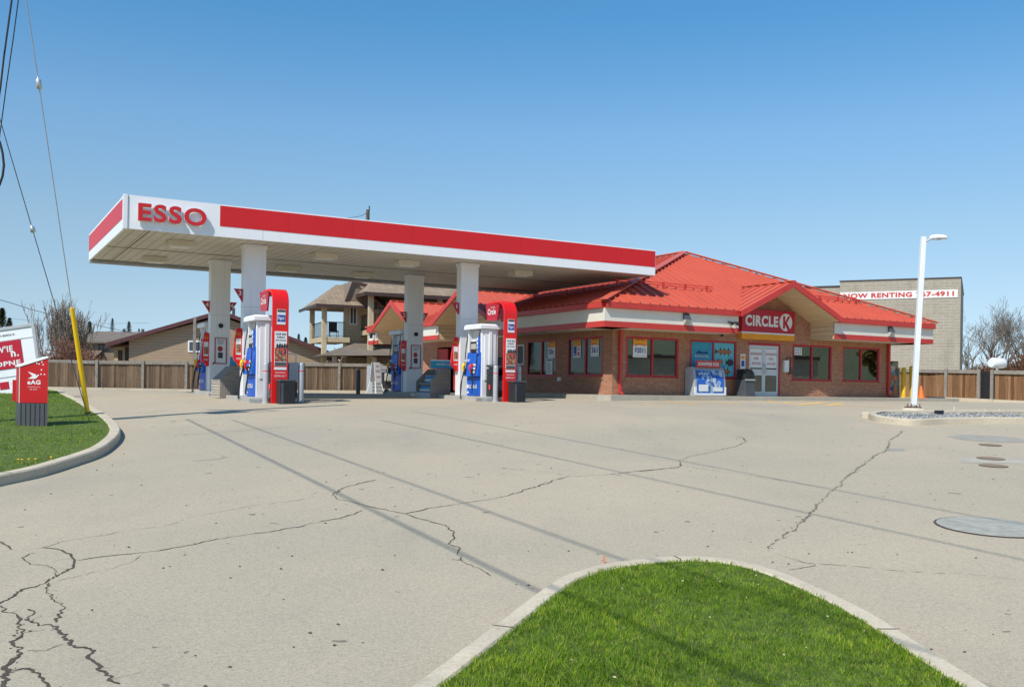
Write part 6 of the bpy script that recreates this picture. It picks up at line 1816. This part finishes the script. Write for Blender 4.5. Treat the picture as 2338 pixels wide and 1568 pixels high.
# tilted billboard trailer
BY = 29.0; tb = at(78, 738, BY); th = math.radians(9)
bt = thing('billboard_trailer', 'white billboard trailer with grey frame and red panel, tilted, at the left edge', 'trailer', tb, 0, rot=(0, -th, 0))
s_ = BY/F
def q(px, py): return px*s_, -py*s_       # offsets in photo px from the top right corner
W2, H2 = 3.3, 2.05
mb = MB(); mb.box(-W2, 0, 0, .1, -H2, 0); mb.build('body', 'white', bt, bevel=.01)
mb = MB(); f = .085; mb.box(-W2, 0, -.03, 0, -f, 0.01); mb.box(-f, .01, -.03, 0, -1.5, -f); mb.build('frame', 'grey', bt, bevel=.006)
mb = MB()
for z in (-.42, -1.52): mb.box(-W2, -f-.01, -.008, 0, z, z+.03)
mb.build('moulding', 'silver', bt)
mb = MB(); mb.box(-2.6, -.48, -.02, -.001, -1.26, -.42, 0)
mb.text("V'IE", (-.95, -.026, -.66), (1, 0, 0), (0, 0, 1), .2, 1, .03, width=.42); mb.text('n.', (-.7, -.026, -.84), (1, 0, 0), (0, 0, 1), .16, 1, .03, width=.24)
mb.text('VOPNE', (-1.05, -.026, -1.1), (1, 0, 0), (0, 0, 1), .15, 1, .03, width=.98)
mb.text('A BUNCA D', (-.86, -.012, -.24), (1, 0, 0), (0, 0, 1), .06, 2, .02, width=.44)
mb.text("' jahnnon", (-.68, -.012, -1.75), (1, 0, 0), (0, 0, 1), .1, 2, .01, width=.55); mb.box(-1.3, -1.02, -.014, 0, -1.86, -1.64, 0)
mb.build('panel', ['signred', 'poster', 'ink'], bt)
mb = MB(); mb.box(-W2, -.1, .02, .3, -H2-.22, -H2); mb.build('chassis', 'rubber', bt)
wx = (18.6-78)*s_
mb = MB(); mb.tube([(wx+.3, -.02, -H2-.12), (wx+.3, .22, -H2-.12)], .17, 24); w_ = mb.build('wheel', 'rubber', bt)
MB().tube([(wx+.3, -.04, -H2-.12), (wx+.3, -.015, -H2-.12)], .1, 18).build('rim', 'silver', w_)

# guy guard and guys
P0 = G(201, 950, .1); P1 = at(60, 0, 18.4)
def on_line(a, b, y):
    lo, hi = 0.0, 1.0
    for _ in range(40):
        m_ = (lo+hi)/2; p = a.lerp(b, m_); d = p-EYEV; py = CY-F*d.dot(RU)/d.y
        if py > y: lo = m_
        else: hi = m_
    return a.lerp(b, lo)
g1 = on_line(P0, P1, 942); g2 = on_line(P0, P1, 703)
guy = thing('guy_guard', 'tall yellow plastic guard round a guy wire on the left lawn', 'guy guard', P0)
MB().tube([tuple(g1-P0), tuple(g1.lerp(g2, .06)-P0), tuple(g2-P0)], [.058, .05, .048], 14).build('sleeve', 'yellow', guy)
MB().tube([(0, 0, -.1), tuple(g1-P0+(g2-g1)*.03)], .016, 6).build('anchor_rod', 'silver', guy)
MB().tube([tuple(g1-P0-(g2-g1)*.003), tuple(g1-P0+(g2-g1)*.012)], .06, 14).build('rusty_band', 'iron', guy)
def wire(pts, r, label, mat='cablew', name='cable', extra=None, n=6):
    o = Vector(pts[0]); mb = MB(); mb.tube([tuple(Vector(p)-o) for p in pts], r, n)
    w = mb.build(name, mat, None, label, category='cable', group='overhead cables'); w.location = o; return w
w = wire([g2, P1, P1+(P1-P0)*.5], .009, 'pale guy wire rising from the yellow guard', 'cablew', 'guy_wire')
def insul(a, b, y0, y1, wide, label, mat='poster'):
    p, q_ = on_line(a, b, y1), on_line(a, b, y0); o = p
    mb = MB(); d = (q_-p); mb.tube([(0, 0, 0), tuple(d*.2), tuple(d*.25), tuple(d*.75), tuple(d*.8), tuple(d)], [.01, .014, wide, wide, .014, .01], 12)
    solo(mb, 'guy_insulator', mat, label, 'insulator', o)
insul(P0, P1, 172, 213, .05, 'upper pale insulator on the taller guy wire', 'silver')
P2 = G(204, 962, .1); P3 = at(2, 280, 17.5)
wire([P2, P3, P3+(P3-P2)*.4], .008, 'thin dark guy wire left of the yellow guard', 'dgrey', 'guy_wire')
insul(P2, P3, 512, 536, .045, 'lower pale insulator on the thinner guy wire', 'silver')
wire([at(46, -30, 20), at(30, 90, 20.3), at(14, 200, 20.6), at(2, 290, 21), at(-40, 600, 22)], .011, 'thin dark cable crossing the top left corner', 'rubber')
wire([at(31, -30, 15), at(20, 50, 15), at(9, 130, 15), at(1, 200, 15), at(-30, 400, 15)], .014, 'thicker dark cable at the very top left', 'rubber')
wire([at(-8, 310, 12), at(0, 326, 12), at(6, 350, 12), at(9, 378, 12), at(6, 402, 12), at(-1, 422, 12), at(-12, 440, 12)], .014, 'black drooping cable loop at the left edge', 'rubber')
wire([at(-20, 680, 40), at(20, 690, 42), at(70, 706, 46), at(130, 722, 50), at(220, 742, 58), at(300, 760, 62)], .014, 'sagging service cable running to the brown house', 'rubber')
wire([at(-20, 724, 90), at(100, 733, 95), at(240, 739, 100), at(340, 737, 110)], .012, 'faint distant cable over the roofs', 'dgrey')

# overhead cables outside the view: their shadows cross the forecourt
def over(px, Hh, r, label):
    a, b = G(*px[0]), G(*px[-1]); s = SD/(-SD.z)
    a2, b2 = a+(a-b)*.35-s*Hh, b+(b-a)*.5-s*Hh; m_ = (a2+b2)/2-Z3*.0
    wire([a2, b2], r, label, 'rubber')
over([(511, 998), (1205, 1337)], 7.6, .019, 'thick overhead cable along the road, above the camera')
over([(639, 997), (1421, 1277)], 7.8, .015, 'second overhead cable along the road')
over([(1014, 990), (1836, 1169)], 8.5, .015, 'third overhead cable along the road')
over([(1085, 964), (1949, 1126)], 9.0, .014, 'fourth overhead cable along the road')

# utility poles
sh = Vector((SD.x, SD.y, 0)).normalized()
pa = G(258, 956); pb = pa-sh*7.0
pz_ = gz(pb.x, pb.y)
up_ = thing('utility_pole', 'tall timber utility pole left of the view', 'utility pole', (pb.x, pb.y, pz_))
MB().tube([(0, 0, 0), (0, 0, 17)], [.16, .12], 12).build('pole', 'post', up_)
MB().bar((-.9, 0, 12.6), (.9, 0, 12.6), .12, .1).build('crossarm', 'post', up_)
MB().lathe([(.24, 11.0), (.25, 11.1), (.25, 11.9), (.2, 12.0)], .42, 0, 16).build('transformer', 'grey', up_)
p = at(838, 600, 88); zt = at(838, 479, 88).z
fpole = thing('utility_pole', 'brown utility pole top showing above the canopy', 'utility pole', (p.x, p.y, 0))
MB().tube([(0, 0, 0), (0, 0, zt)], [.2, .17], 10).build('pole', 'bark', fpole)
MB().tube([(.12, 0, zt-.4), (.14, 0, zt+.3), (.05, 0, zt+.35)], .05, 6).build('cap', 'rubber', fpole)
wire([at(838, 486, 88), at(825, 493, 86), at(805, 497, 84), at(760, 500, 80)], .02, 'short dark cable from the pole top above the canopy', 'rubber')

# ================================================================ PROPS ADDED FOR REFLECTIONS (right of the view; mirrored in the shop windows)
def reflection_props():
    r = thing('reflection_building', 'long low pale building added out of view for the shop window reflections', 'building', (62, 20, 1.0), math.radians(70))  # unseen block, added so the front glass has something pale to mirror
    MB().box(-16, 10, 0, 8, 0, 3.4).build('wall', 'walk', r)
    MB().box(-16.3, 10.3, -.3, 8.3, 3.4, 3.7).build('roof', 'bronze', r)
    for x in (-13, -9.5, -6, -2, 2.5, 6.5): hwin(r, x, 0, 1.0, 1.6, 1.2)
    MB().box(-.9+5, .9+5, -.05, 0, 0, 2.2).build('door', 'dgrey', r)
    for (x, y, w, h) in ((52, -4, 9, 6), (58, 6, 7, 5), (50, 40, 6, 7), (66, 52, 9, 6)):  # unseen trees, added only for their reflection in the shop front
        t = thing('reflection_tree', 'green tree added out of view for the shop window reflections', 'tree', (x, y, .9), 0, 'green trees added for the shop window reflections')
        mb = MB()
        for k in range(1100):
            v = Vector((random.gauss(0, 1), random.gauss(0, 1), random.gauss(0, 1))).normalized()*random.random()**.35
            p = Vector((v.x*w/2, v.y*w/2, h*.6+v.z*h*.4)); d = Vector((random.gauss(0, 1), random.gauss(0, 1), random.gauss(0, 1))).normalized()*.35; e = d.orthogonal().normalized()*.25
            mb.add([p-d, p+e, p+d, p-e], [(0, 1, 2, 3)])
        mb.build('crown', 'oliveleaf', t); MB().tube([(0, 0, 0), (0, 0, h*.6)], [.2, .1], 8).build('trunk', 'bark', t)
reflection_props()
